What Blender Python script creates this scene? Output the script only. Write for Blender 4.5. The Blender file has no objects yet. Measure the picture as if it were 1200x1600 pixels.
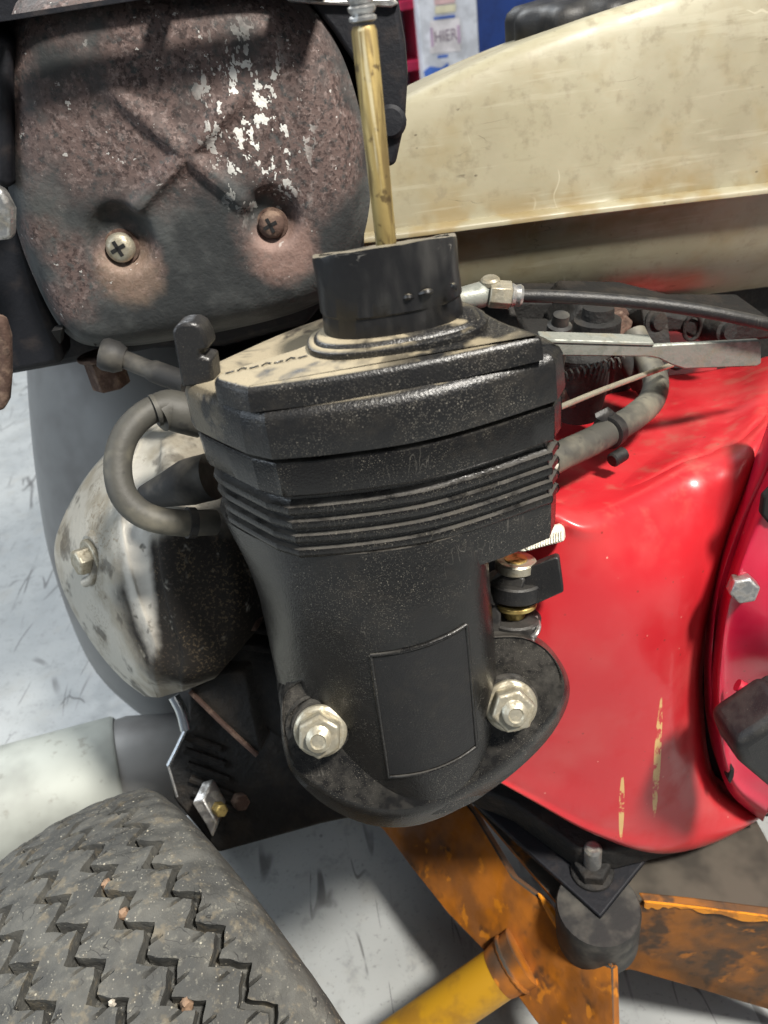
import bpy, bmesh, math, random
import numpy as np
from mathutils import Vector, Matrix
random.seed(7)
rng = np.random.default_rng(7)
sc = bpy.context.scene
col = sc.collection

# ------------------------------------------------------------ camera
FPX = 1200.0                      # focal length in photograph pixels (1200 x 1600 frame)
PITCH = math.radians(34.7)
ROLL = math.radians(9.0)
CAM = np.array([0.0, 0.0, 0.52])
_F = np.array([0, math.cos(PITCH), -math.sin(PITCH)])
_r0 = np.array([1.0, 0, 0]); _u0 = np.array([0, math.sin(PITCH), math.cos(PITCH)])
_R = math.cos(ROLL) * _r0 - math.sin(ROLL) * _u0
_U = math.sin(ROLL) * _r0 + math.cos(ROLL) * _u0
cd = bpy.data.cameras.new('camera'); cam = bpy.data.objects.new('camera', cd); col.objects.link(cam)
cd.sensor_fit = 'VERTICAL'; cd.sensor_height = 36; cd.sensor_width = 27; cd.lens = 27
cd.clip_start = 0.01; cd.clip_end = 60
cam.matrix_world = Matrix(((_R[0], _U[0], -_F[0], CAM[0]), (_R[1], _U[1], -_F[1], CAM[1]),
                           (_R[2], _U[2], -_F[2], CAM[2]), (0, 0, 0, 1)))
cd.dof.use_dof = True; cd.dof.focus_distance = 0.27; cd.dof.aperture_fstop = 20
sc.camera = cam
sc.cycles.max_bounces = 5; sc.cycles.diffuse_bounces = 3; sc.cycles.glossy_bounces = 3; sc.cycles.caustics_reflective = False
sc.render.resolution_x, sc.render.resolution_y = 768, 1024

# ------------------------------------------------------------ light
w = bpy.data.worlds.new('World'); sc.world = w; w.use_nodes = True
w.node_tree.nodes['Background'].inputs[0].default_value = (0.80, 0.88, 1.0, 1)
w.node_tree.nodes['Background'].inputs[1].default_value = 0.115
KEY = np.array([0.46, -0.24, 1.34])
def lamp(name, loc, target, size, energy, color, shape='DISK', sy=None):
    l = bpy.data.lights.new(name, 'AREA'); l.shape = shape; l.size = size
    if sy: l.size_y = sy
    l.energy = energy; l.color = color
    o = bpy.data.objects.new(name, l); col.objects.link(o); o.location = loc
    o.rotation_euler = (Vector(target) - Vector(loc)).to_track_quat('-Z', 'Y').to_euler()
    return o
lamp('work_lamp', KEY, (0.0, 0.22, 0.35), 0.15, 30, (1.0, 0.95, 0.87))
lamp('left_fill', (-1.7, -0.25, 1.25), (0, 0.25, 0.35), 1.2, 17, (0.80, 0.90, 1.0), 'SQUARE')  # broad cool fill added from the left
lamp('overhead_light', (0.55, -1.0, 2.2), (0.0, 0.25, 0.4), 0.45, 7, (1.0, 0.95, 0.88), 'RECTANGLE', 1.5)  # soft fill added to brighten the front faces
lamp('overhead_light', (-1.0, 1.9, 2.4), (-0.8, 1.6, 0), 1.0, 74, (0.93, 0.97, 1.0), 'SQUARE')
vs = sc.view_settings
vs.view_transform = 'Standard'; vs.look = 'None'; vs.gamma = 1.0; vs.use_curve_mapping = False; vs.exposure = 0.0

# ------------------------------------------------------------ rays: where things stand, read off the photograph
def ray(u, v): return _F + _R * (u - 600) / FPX + _U * (800 - v) / FPX
def PD(u, v, d): return CAM + ray(u, v) * d
def PY(u, v, Y):
    r = ray(u, v); return CAM + r * (Y / r[1])
def PZ(u, v, Z):
    r = ray(u, v); return CAM + r * ((Z - CAM[2]) / r[2])
def PL(u, v, b, n):
    r = ray(u, v); return CAM + r * (np.dot(np.array(b) - CAM, n) / np.dot(r, n))
def pix(p):
    q = np.array(p) - CAM; d = q @ _F; return (600 + FPX * (q @ _R) / d, 800 - FPX * (q @ _U) / d, d)
def nrm(a): a = np.array(a, float); return a / np.linalg.norm(a)

# ------------------------------------------------------------ materials
class NB:
    def __init__(s, name, rough=0.5, metal=0.0, spec=0.5):
        s.m = bpy.data.materials.new(name); s.m.use_nodes = True
        s.t = s.m.node_tree; s.b = s.t.nodes['Principled BSDF']
        s.b.inputs['Roughness'].default_value = rough; s.b.inputs['Metallic'].default_value = metal
        s.b.inputs['Specular IOR Level'].default_value = spec
        s.tc = s.t.nodes.new('ShaderNodeTexCoord').outputs['Object']
        s.c = None
    def node(s, ty, **kw):
        n = s.t.nodes.new(ty)
        for k, v in kw.items(): setattr(n, k, v)
        return n
    def put(s, inp, v):
        if hasattr(v, 'is_linked') or isinstance(v, bpy.types.NodeSocket): s.t.links.new(v, inp)
        elif isinstance(v, (tuple, list)) and len(v) == 3 and inp.type == 'RGBA': inp.default_value = (*v, 1)
        else: inp.default_value = v
    def vec(s, scale=(1, 1, 1), rot=(0, 0, 0)):
        n = s.node('ShaderNodeMapping'); s.t.links.new(s.tc, n.inputs[0])
        n.inputs['Scale'].default_value = scale; n.inputs['Rotation'].default_value = rot
        return n.outputs[0]
    def step(s, v, lo, hi):
        n = s.node('ShaderNodeMapRange', interpolation_type='SMOOTHSTEP'); s.put(n.inputs[0], v)
        n.inputs[1].default_value = lo; n.inputs[2].default_value = hi
        if lo > hi:
            n.inputs[1].default_value = hi; n.inputs[2].default_value = lo
            n.inputs[3].default_value = 1; n.inputs[4].default_value = 0
        return n.outputs[0]
    def noise(s, scale, lo=None, hi=None, detail=3, rough=0.6, dist=0.0, vec=None):
        n = s.node('ShaderNodeTexNoise'); s.put(n.inputs['Vector'], vec if vec else s.tc)
        n.inputs['Scale'].default_value = scale; n.inputs['Detail'].default_value = min(detail, 4) * 0.85
        n.inputs['Roughness'].default_value = rough; n.inputs['Distortion'].default_value = dist
        return n.outputs[0] if lo is None else s.step(n.outputs[0], lo, hi)
    def specks(s, scale, thr=0.25, keep=0.7, vec=None):
        n = s.node('ShaderNodeTexVoronoi'); s.put(n.inputs['Vector'], vec if vec else s.tc)
        n.inputs['Scale'].default_value = scale
        a = s.step(n.outputs['Distance'], thr, thr * 0.5)
        sep = s.node('ShaderNodeSeparateColor'); s.put(sep.inputs[0], n.outputs['Color'])
        return s.mul(a, s.step(sep.outputs[0], keep, keep + 0.02))
    def lines(s, scale, width=0.02, vec=None, dist=0.0):
        n = s.node('ShaderNodeTexVoronoi', feature='DISTANCE_TO_EDGE'); 
        v = vec if vec else s.tc
        if dist:
            nn = s.node('ShaderNodeTexNoise'); s.put(nn.inputs['Vector'], v); nn.inputs['Scale'].default_value = scale * 1.5
            a = s.node('ShaderNodeVectorMath', operation='MULTIPLY_ADD'); s.put(a.inputs[0], nn.outputs['Color'])
            a.inputs[1].default_value = (dist,) * 3; s.put(a.inputs[2], v); v = a.outputs[0]
        s.put(n.inputs['Vector'], v); n.inputs['Scale'].default_value = scale
        return s.step(n.outputs['Distance'], width, width * 0.3)
    def hair(s, scale, w, vec=None, dist=0.0):
        n = s.noise(scale, detail=3, rough=0.5, dist=dist, vec=vec)
        a = s.node('ShaderNodeMath', operation='SUBTRACT'); s.put(a.inputs[0], n); a.inputs[1].default_value = 0.5
        c = s.node('ShaderNodeMath', operation='ABSOLUTE'); s.put(c.inputs[0], a.outputs[0])
        return s.step(c.outputs[0], w, w * 0.3)
    def up(s, lo=0.5, hi=0.95):
        g = s.node('ShaderNodeNewGeometry'); x = s.node('ShaderNodeSeparateXYZ'); s.put(x.inputs[0], g.outputs['Normal'])
        return s.step(x.outputs[2], lo, hi)
    def sphere(s, c, r0, r1, wob=0.0, ws=60, sq=(1, 1, 1)):
        d = s.node('ShaderNodeVectorMath', operation='SUBTRACT'); s.put(d.inputs[0], s.tc); d.inputs[1].default_value = tuple(c)
        k = s.node('ShaderNodeVectorMath', operation='MULTIPLY'); s.put(k.inputs[0], d.outputs[0]); k.inputs[1].default_value = sq
        l = s.node('ShaderNodeVectorMath', operation='LENGTH'); s.put(l.inputs[0], k.outputs[0])
        v = l.outputs['Value']
        if wob:
            n = s.noise(ws); a = s.node('ShaderNodeMath', operation='MULTIPLY_ADD'); s.put(a.inputs[0], n)
            a.inputs[1].default_value = wob; s.put(a.inputs[2], v); v = a.outputs[0]
            return s.step(v, r0 + wob * 0.5, r1 + wob * 0.5)
        return s.step(v, r0, r1)
    def mul(s, a, b, op='MULTIPLY'):
        n = s.node('ShaderNodeMath', operation=op); s.put(n.inputs[0], a); s.put(n.inputs[1], b); n.use_clamp = True
        return n.outputs[0]
    def mx(s, a, b): return s.mul(a, b, 'MAXIMUM')
    def inv(s, a): return s.mul(1.0, a, 'SUBTRACT')
    def base(s, c): s.c = c; return s
    def over(s, c, fac):
        n = s.node('ShaderNodeMix', data_type='RGBA'); s.put(n.inputs[0], fac)
        s.put(n.inputs[6], s.c); s.put(n.inputs[7], c); s.c = n.outputs[2]; return s
    def rough(s, a, b, fac):
        n = s.node('ShaderNodeMix', data_type='FLOAT'); s.put(n.inputs[0], fac); s.put(n.inputs[2], a); s.put(n.inputs[3], b)
        s.put(s.b.inputs['Roughness'], n.outputs[0]); s.r = n.outputs[0]; return s
    def metal(s, fac): s.put(s.b.inputs['Metallic'], fac); return s
    def bump(s, h, strength=0.3, dist=0.0005):
        n = s.node('ShaderNodeBump'); s.put(n.inputs['Height'], h); n.inputs['Strength'].default_value = strength
        n.inputs['Distance'].default_value = dist
        if getattr(s, 'lastb', None): s.put(n.inputs['Normal'], s.lastb)
        s.lastb = n.outputs[0]; s.put(s.b.inputs['Normal'], s.lastb); return s
    def done(s):
        s.put(s.b.inputs['Base Color'], s.c); return s.m

MT = {}
DUST = (0.33, 0.27, 0.17)
def black_plastic(name, dust_top=True, tint=(0.008, 0.0078, 0.0078), rough=0.27, spk=0.6):
    b = NB(name, rough).base(tint)
    big = b.noise(45, 0.42, 0.68, 5)
    film = b.mul(b.noise(240, 0.35, 0.75, 4), big)
    b.over((0.030, 0.026, 0.021), b.mul(film, 0.55))
    sp = b.mx(b.mul(b.specks(2300, 0.40, 0.55), 0.45), b.specks(1000, 0.22, 0.80))
    b.over((0.30, 0.275, 0.225), b.mul(b.mul(sp, spk), b.noise(55, 0.36, 0.62)))
    if dust_top:
        d = b.mul(b.up(0.72, 0.97), b.noise(75, 0.36, 0.60, 6, 0.7))
        b.over((0.16, 0.145, 0.12), b.mul(d, 0.25))
        b.over((0.05, 0.045, 0.04), b.mul(b.mul(b.noise(90, 0.58, 0.66, 5), b.up(0.7, 0.95)), 0.7))
        b.rough(rough, 0.9, d)
    b.over((0.13, 0.12, 0.105), b.mul(b.mul(b.sphere((0.048, 0.182, 0.312), 0.034, 0.014, 0.012, 120), b.noise(150, 0.36, 0.62, 3, 0.7)), 0.30))
    b.over((0.13, 0.12, 0.105), b.mul(b.mul(b.sphere((-0.046, 0.190, 0.318), 0.026, 0.008, 0.012, 120), b.noise(200, 0.36, 0.62, 4, 0.7)), 0.45))
    b.over((0.105, 0.098, 0.085), b.mul(b.mul(b.up(0.25, 0.45), b.noise(120, 0.36, 0.64, 3, 0.7)), 0.22))
    # hair scratches
    b.over((0.17, 0.16, 0.14), b.mul(b.mul(b.lines(140, 0.012, b.vec((1, 1, 0.25), (0.3, 0.5, 0.4)), 0.01), b.noise(60, 0.55, 0.7)), 0.4))
    b.bump(b.noise(1500, detail=2), 0.28, 0.0005).bump(b.noise(60, detail=3), 0.2, 0.002)
    return b.done()
MT['plastic'] = black_plastic('dusty_black_plastic')
b = NB('lid_black_plastic', 0.45).base((0.009, 0.009, 0.0095))
film = b.mul(b.noise(220, 0.35, 0.75, 4), b.noise(45, 0.38, 0.62, 5))
b.over((0.034, 0.030, 0.025), b.mul(film, 0.6))
sp = b.mx(b.mul(b.specks(2400, 0.42, 0.45), 0.5), b.specks(1050, 0.24, 0.76))
b.over((0.33, 0.305, 0.255), b.mul(b.mul(sp, 0.6), b.noise(50, 0.36, 0.58)))
d = b.mul(b.up(0.86, 0.985), b.noise(60, 0.30, 0.50, 6, 0.7, 0.4))
leftdust = b.sphere((-0.03, 0.195, 0.438), 0.050, 0.030, 0.012, 120)
b.over((0.33, 0.28, 0.19), b.mul(b.mul(d, 0.9), b.mx(leftdust, b.mul(b.noise(90, 0.50, 0.62), b.sphere((0.012, 0.195, 0.44), 0.038, 0.022, 0.01, 90)))))
b.over((0.19, 0.16, 0.11), b.mul(b.mul(b.sphere((-0.050, 0.195, 0.427), 0.018, 0.008, 0.010, 160), b.noise(120, 0.40, 0.55, 6)), 0.6))
b.rough(0.36, 0.9, b.mul(d, leftdust))
b.bump(b.noise(1500, detail=2), 0.36, 0.0005).bump(b.noise(70, detail=3), 0.15, 0.002)
MT['lid'] = b.done()
b = NB('collar_black_plastic', 0.38).base((0.009, 0.009, 0.010))
b.over((0.06, 0.058, 0.055), b.mul(b.noise(90, 0.5, 0.72, 5, 0.6, 0, b.vec((1, 1, 0.25))), 0.7))
b.over((0.25, 0.24, 0.22), b.mul(b.lines(90, 0.02, b.vec((0.6, 0.6, 2.2)), 0.02), b.mul(b.noise(80, 0.58, 0.68), 0.6)))
b.over((0.34, 0.30, 0.22), b.mul(b.up(0.8, 0.97), 0.5))
b.bump(b.noise(60, detail=5), 0.5, 0.002).bump(b.noise(500), 0.2, 0.0005)
MT['collar'] = b.done()
MT['black'] = black_plastic('plain_black_plastic', False, (0.010, 0.010, 0.011), 0.5, 0.25)
b = NB('black_rubber', 0.62).base((0.018, 0.018, 0.018))
b.over((0.13, 0.12, 0.10), b.mul(b.noise(70, 0.42, 0.72, 5), 0.6)); b.bump(b.noise(700), 0.15, 0.0006)
MT['rubber'] = b.done()
b = NB('grey_rubber_hose', 0.6).base((0.060, 0.058, 0.050))
b.over((0.20, 0.185, 0.14), b.mul(b.noise(55, 0.40, 0.66, 6), 0.75)); b.over((0.02, 0.02, 0.02), b.mul(b.noise(160, 0.60, 0.7), 0.6))
b.bump(b.noise(500), 0.2, 0.0006).bump(b.noise(80), 0.2, 0.001)
MT['hose'] = b.done()
b = NB('dark_engine_grime', 0.75).base((0.010, 0.0095, 0.009))
b.over((0.040, 0.031, 0.023), b.mul(b.noise(60, 0.45, 0.7, 6), 0.6)); b.bump(b.noise(250, detail=6), 0.6, 0.002)
MT['grime'] = b.done()
b = NB('black_muffler_steel', 0.62, 0.2).base((0.008, 0.009, 0.013))
b.over((0.045, 0.035, 0.032), b.mul(b.noise(90, 0.5, 0.7, 6), 0.5)); b.bump(b.noise(500, detail=5), 0.25, 0.001)
MT['muffler'] = b.done()
b = NB('rusty_steel', 0.85, 0.1).base((0.085, 0.050, 0.038))
b.over((0.22, 0.15, 0.11), b.noise(180, 0.45, 0.7, 6)); b.over((0.03, 0.02, 0.018), b.noise(90, 0.55, 0.7, 6)); b.bump(b.noise(500, detail=6), 0.6, 0.001)
MT['rust'] = b.done()
def zinc(name, c, d, rough=0.42, metal=0.85):
    b = NB(name, rough, metal).base(c); g = b.noise(260, 0.42, 0.66, 6)
    b.over(d, b.mul(g, 0.8)); b.rough(rough, 0.8, g); b.over((0.30, 0.25, 0.16), b.mul(b.noise(110, 0.52, 0.68), 0.5))
    b.bump(b.noise(900, detail=4), 0.25, 0.0005); return b.done()
MT['zinc'] = zinc('zinc_plated_steel', (0.50, 0.465, 0.37), (0.28, 0.25, 0.185), 0.38, 0.7)
MT['steel'] = zinc('bare_steel', (0.55, 0.55, 0.54), (0.25, 0.24, 0.22), 0.35, 0.9)
MT['lever'] = zinc('galvanised_lever', (0.31, 0.32, 0.285), (0.20, 0.21, 0.185), 0.5, 0.45)
MT['brass'] = zinc('tarnished_brass', (0.60, 0.46, 0.17), (0.22, 0.15, 0.05), 0.42, 0.75)
b = NB('brass_rod', 0.5, 0.55).base((0.44, 0.33, 0.13))
b.over((0.17, 0.12, 0.05), b.mul(b.noise(130, 0.44, 0.58, 5, 0.65, 0.5, b.vec((2, 2, 0.30))), 0.85))
b.over((0.09, 0.06, 0.03), b.mul(b.noise(210, 0.58, 0.66, 4), 0.8))
b.over((0.75, 0.68, 0.45), b.mul(b.noise(150, 0.58, 0.66, 4, 0.6, 0, b.vec((3, 3, 0.12))), 0.7))
b.bump(b.noise(300, detail=3), 0.15, 0.0005); MT['rod'] = b.done()
# rusty muffler guard
S1 = PY(190, 385, 0.30); S2 = PY(425, 350, 0.30)
b = NB('rusted_painted_muffler_guard', 0.72, 0.15).base((0.030, 0.033, 0.034))
b.over((0.085, 0.090, 0.088), b.mul(b.noise(45, 0.40, 0.65, 5), 0.8))
rm = b.sphere(PY(240, 120, 0.30), 0.058, 0.034, 0.030, 70, (0.75, 1, 1.25))
rm = b.mx(rm, b.sphere(PY(465, 210, 0.30), 0.034, 0.020, 0.018, 80))
rm = b.mx(rm, b.sphere(S1 + np.array([0, 0, -0.006]), 0.016, 0.010, 0.008, 120))
rm = b.mx(rm, b.sphere(S2 + np.array([0, 0, -0.006]), 0.019, 0.012, 0.009, 120))
rm = b.mx(rm, b.sphere(PY(70, 430, 0.30), 0.026, 0.014, 0.016, 110))
rm = b.mul(rm, b.noise(38, 0.30, 0.52, 4, 0.6))
b.over((0.125, 0.086, 0.077), b.mul(rm, b.noise(330, 0.30, 0.52, 6, 0.7)))
b.over((0.25, 0.195, 0.18), b.mul(b.mul(rm, b.noise(420, 0.52, 0.66, 5, 0.7)), 0.7))
b.over((0.035, 0.022, 0.020), b.mul(b.mul(rm, b.noise(520, 0.50, 0.62, 4, 0.7)), 0.85))
b.over((0.30, 0.21, 0.15), b.mul(b.sphere(S1 + np.array([0, 0, -0.010]), 0.016, 0.007, 0.008, 150), 0.5))
b.over((0.34, 0.22, 0.18), b.mul(b.sphere(S2 + np.array([0.002, 0, -0.010]), 0.016, 0.008, 0.008, 150), 0.55))
fl = b.mul(b.noise(165, 0.555, 0.57, 4, 0.7, 0.15, b.vec((1.3, 1, 0.9))), b.sphere(PY(398, 205, 0.30), 0.030, 0.008, 0.014, 150, (1.25, 1, 0.8)))
fl2 = b.mul(b.noise(240, 0.66, 0.68, 4, 0.7), rm)
b.over((0.74, 0.74, 0.70), b.mx(fl, b.mul(fl2, 0.6)))
b.bump(b.noise(520, detail=6), 0.40, 0.0010).bump(b.noise(90), 0.12, 0.002).bump(fl, 0.4, 0.0006)
MT['guard'] = b.done()

# tank
b = NB('yellowed_cream_tank_paint', 0.50).base((0.33, 0.302, 0.205))
b.over((0.43, 0.405, 0.30), b.mul(b.noise(14, 0.42, 0.66, 4), 0.9))
b.over((0.24, 0.215, 0.145), b.mul(b.noise(11, 0.40, 0.66, 4, 0.6), 0.7))
b.over((0.25, 0.20, 0.10), b.mul(b.noise(28, 0.46, 0.70, 6, 0.65), 0.65))
b.over((0.20, 0.17, 0.11), b.mul(b.noise(130, 0.50, 0.72, 6, 0.7), 0.5))
b.over((0.25, 0.18, 0.07), b.mul(b.mul(b.sphere((0.12, 0.385, 0.412), 0.020, 0.002, 0.012, 40, (0.01, 0.05, 1)), b.noise(50, 0.40, 0.62)), 0.75))
b.over((0.50, 0.47, 0.36), b.mul(b.noise(60, 0.56, 0.64, 4, 0.7, 0, b.vec((0.25, 1, 3.5), (0, 0.25, 0))), 0.2))
b.over((0.20, 0.17, 0.10), b.mul(b.noise(90, 0.60, 0.68, 4, 0.7, 0, b.vec((0.3, 1, 3.0), (0, 0.12, 0))), 0.2))
b.over((0.58, 0.54, 0.41), b.mul(b.mul(b.hair(30, 0.006, b.vec((1, 1, 0.6), (0, 0.6, 0))), b.noise(34, 0.60, 0.68)), 0.4))
b.over((0.10, 0.08, 0.05), b.mul(b.specks(190, 0.22, 0.90, b.vec((1, 1, 1.8))), b.noise(60, 0.48, 0.6)))
b.over((0.10, 0.08, 0.05), b.mul(b.mul(b.lines(45, 0.010, b.vec((0.35, 1, 2.0)), 0.03), b.noise(35, 0.60, 0.68)), 0.8))
b.rough(0.42, 0.65, b.noise(50, 0.4, 0.7)); b.bump(b.noise(140, detail=5), 0.12, 0.001)
MT['tank'] = b.done()

def red(name, c, pale, dirt=0.5):
    b = NB(name, 0.30).base(c)
    b.over(pale, b.mul(b.noise(24, 0.42, 0.72, 4), 0.5))
    b.over((0.30, 0.03, 0.025), b.mul(b.specks(330, 0.22, 0.86), b.noise(50, 0.45, 0.6)))
    b.over((0.10, 0.03, 0.02), b.mul(b.specks(150, 0.16, 0.93), 0.8))
    b.over((0.75, 0.45, 0.35), b.mul(b.specks(260, 0.14, 0.93), 0.6))
    b.over((0.30, 0.22, 0.15), b.mul(b.mul(b.noise(90, 0.52, 0.72, 6), b.up(0.25, 0.9)), dirt))
    b.rough(0.30, 0.62, b.noise(60, 0.45, 0.75, 5)); b.bump(b.noise(900, detail=2), 0.04, 0.0005)
    b.b.inputs['Coat Weight'].default_value = 0.25; b.b.inputs['Coat Roughness'].default_value = 0.15
    return b
b = red('red_shroud_paint', (0.52, 0.020, 0.028), (0.54, 0.085, 0.08), 0.25)
for (u0, v0, u1, v1, wd) in ((1033, 1105, 1028, 1275, 0.0018), (968, 1210, 970, 1300, 0.0013)):
    p0, p1 = PY(u0, v0, 0.2), PY(u1, v1, 0.2); c = (p0 + p1) / 2; h = abs(p0[2] - p1[2]) / 2
    mk = b.sphere(c, h * 1.0, h * 0.9, h * 0.15, 300, (h / wd, 0.05, 1))
    b.over((0.66, 0.42, 0.16), b.mul(mk, b.noise(170, 0.40, 0.50, 5, 0.7, 0, b.vec((1, 1, 0.6)))))
MT['red'] = b.done()
MT['crimson'] = red('crimson_starter_paint', (0.50, 0.008, 0.040), (0.55, 0.05, 0.09), 0.3).done()
b = NB('cast_aluminium_dirty', 0.62, 0.25).base((0.50, 0.48, 0.42))
rc = PD(320, 960, 0.30)
dirt = b.mx(b.sphere(rc, 0.046, 0.030, 0.016, 100), b.mul(b.noise(60, 0.52, 0.64, 6), 0.6))
b.over((0.30, 0.26, 0.19), b.mul(b.noise(50, 0.45, 0.66, 6), 0.7))
b.over((0.018, 0.015, 0.012), b.mul(dirt, b.noise(110, 0.18, 0.40, 4, 0.7)))
b.over((0.070, 0.055, 0.038), b.mul(b.mul(dirt, b.noise(800, 0.54, 0.68, 4)), 0.7))
b.over((0.17, 0.125, 0.07), b.mul(b.mul(b.noise(45, 0.5, 0.66), b.noise(800, 0.50, 0.66)), 0.5))
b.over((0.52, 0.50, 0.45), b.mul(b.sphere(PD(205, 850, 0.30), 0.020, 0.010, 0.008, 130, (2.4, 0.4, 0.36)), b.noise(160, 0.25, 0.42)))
b.rough(0.5, 0.9, dirt); b.bump(b.noise(400, detail=6), 0.35, 0.001)
MT['cast'] = b.done()
b = NB('grey_drum_paint', 0.5, 0.1).base((0.25, 0.25, 0.245)); b.over((0.18, 0.175, 0.17), b.noise(20, 0.4, 0.7, 5)); b.bump(b.noise(300), 0.08, 0.001)
MT['drum'] = b.done()
b = NB('pale_grey_metal_pipe', 0.6, 0.15).base((0.43, 0.455, 0.42)); b.over((0.32, 0.335, 0.31), b.noise(25, 0.4, 0.7, 5)); b.over((0.2, 0.19, 0.16), b.mul(b.noise(110, 0.58, 0.72, 6), 0.5))
MT['pipe'] = b.done()
b = NB('tyre_rubber', 0.80).base((0.055, 0.055, 0.051))
b.over((0.125, 0.122, 0.108), b.mul(b.noise(50, 0.38, 0.68, 6), 0.75))
b.over((0.20, 0.19, 0.155), b.mul(b.noise(330, 0.54, 0.72, 6, 0.75), 0.6))
b.over((0.012, 0.012, 0.012), b.mul(b.mul(b.lines(75, 0.020, None, 0.02), b.noise(60, 0.50, 0.62)), 0.8))
b.over((0.50, 0.46, 0.36), b.mul(b.specks(420, 0.22, 0.93), 0.8))
b.over((0.30, 0.28, 0.23), b.mul(b.specks(900, 0.30, 0.80), b.noise(80, 0.36, 0.56)))
b.over((0.20, 0.165, 0.11), b.mul(b.noise(130, 0.54, 0.68, 4, 0.7), 0.5))
b.bump(b.noise(240, detail=6, rough=0.75), 0.45, 0.0014).bump(b.noise(1100, detail=3), 0.4, 0.0006)
MT['tyre'] = b.done()
b = NB('orange_frame_paint', 0.55).base((0.46, 0.15, 0.010))
b.over((0.20, 0.075, 0.018), b.mul(b.noise(28, 0.38, 0.62, 6, 0.65), 0.85))
b.over((0.045, 0.028, 0.016), b.mul(b.noise(42, 0.56, 0.70, 6, 0.7), 0.85))
b.over((0.62, 0.22, 0.012), b.mul(b.noise(85, 0.60, 0.68, 5), 0.8))
b.over((0.045, 0.038, 0.030), b.mul(b.up(0.6, 0.9), b.noise(60, 0.25, 0.42, 5)))
b.rough(0.45, 0.85, b.noise(60, 0.4, 0.6)); b.bump(b.noise(160, detail=6), 0.35, 0.001)
MT['orange'] = b.done()
b = NB('dirty_orange_paint', 0.65).base((0.30, 0.105, 0.012))
b.over((0.10, 0.050, 0.020), b.mul(b.noise(26, 0.36, 0.58, 4, 0.65), 0.9)); b.over((0.035, 0.025, 0.017), b.mul(b.noise(50, 0.50, 0.64, 4, 0.7), 0.85))
b.over((0.50, 0.17, 0.012), b.mul(b.noise(70, 0.62, 0.70, 4), 0.7)); b.bump(b.noise(160, detail=4), 0.4, 0.001); MT['orange_dirty'] = b.done()
b = NB('yellow_brace_paint', 0.45).base((0.46, 0.245, 0.012)); b.over((0.30, 0.15, 0.02), b.mul(b.noise(60, 0.52, 0.7, 6), 0.8)); b.over((0.6, 0.57, 0.5), b.specks(90, 0.14, 0.95))
b.bump(b.noise(200), 0.1, 0.001); MT['yellow'] = b.done()
b = NB('bright_orange_paint', 0.5).base((0.75, 0.27, 0.012)); b.over((0.30, 0.11, 0.015), b.mul(b.noise(120, 0.5, 0.66, 6), 0.8)); MT['orange_edge'] = b.done()
b = NB('ivory_plastic', 0.5).base((0.72, 0.70, 0.60)); b.over((0.4, 0.36, 0.25), b.mul(b.noise(200, 0.5, 0.7), 0.6)); MT['ivory'] = b.done()
# floor
b = NB('painted_concrete_floor', 0.42).base((0.40, 0.415, 0.41))
b.over((0.28, 0.30, 0.31), b.mul(b.noise(5, 0.38, 0.68, 6), 0.7))
b.over((0.36, 0.36, 0.34), b.mul(b.noise(28, 0.52, 0.72, 6), 0.6))
for sc_, wd, rot, g_ in ((3, 0.0016, 0.3, 6), (5, 0.0022, 1.3, 9), (8, 0.0034, 2.2, 12), (12, 0.0040, 0.8, 18), (15, 0.0046, 1.6, 22)):
    v = b.vec((1, 0.16, 1), (0, 0, rot))
    b.over((0.10, 0.10, 0.10), b.mul(b.mul(b.hair(sc_, wd, v, 0.3), b.noise(g_, 0.50, 0.60)), 0.8))
for sc_, wd, rot, g_ in ((6, 0.006, 0.5, 9), (11, 0.009, 1.9, 15)):
    v = b.vec((1, 0.5, 1), (0, 0, rot))
    b.over((0.10, 0.10, 0.10), b.mul(b.mul(b.lines(sc_, wd * 1.5, v, 0.05), b.noise(g_, 0.52, 0.60)), 0.8))
b.over((0.14, 0.14, 0.135), b.mul(b.specks(60, 0.10, 0.80), 0.7))
b.over((0.27, 0.28, 0.28), b.mul(b.noise(55, 0.52, 0.70, 4, 0.78), 0.7))
b.over((0.22, 0.225, 0.22), b.mul(b.noise(260, 0.58, 0.70, 3, 0.7), 0.6))
b.rough(0.36, 0.6, b.noise(30, 0.4, 0.6)); b.bump(b.noise(120), 0.08, 0.002)
MT['floor'] = b.done()
def plain(name, c, rough=0.5, metal=0.0, var=0.25):
    b = NB(name, rough, metal).base(c)
    b.over(tuple(x * (1 - var) for x in c), b.noise(30, 0.4, 0.65, 5)); b.bump(b.noise(300), 0.05, 0.001); MT[name] = b.done(); return MT[name]
plain('white_board', (0.72, 0.74, 0.80)); plain('blue_panel', (0.012, 0.065, 0.33), 0.4); plain('shelf_red', (0.60, 0.035, 0.10), 0.45)
plain('paper', (0.80, 0.76, 0.78)); plain('ink_grey', (0.28, 0.22, 0.28)); plain('ink_violet', (0.50, 0.36, 0.50)); plain('blue_tape', (0.05, 0.15, 0.55)); plain('pale_yellow', (0.75, 0.70, 0.50))
plain('pale_red', (0.75, 0.50, 0.50)); plain('pale_blue', (0.45, 0.55, 0.72)); plain('recess_shade', (0.006, 0.006, 0.006), 0.8)  # last one: near-black colour standing in for shade inside gaps and recesses
plain('frame_top_grime', (0.085, 0.072, 0.055), 0.8, 0, 0.6)
MT['tab'] = black_plastic('tab_black_plastic', False, (0.014, 0.014, 0.015), 0.35, 0.3)
plain('pebble_stone', (0.55, 0.50, 0.42), 0.8); plain('clay_stone', (0.30, 0.19, 0.12), 0.8); plain('highlight_steel', (0.70, 0.74, 0.78), 0.25, 0.9, 0.1)

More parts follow.
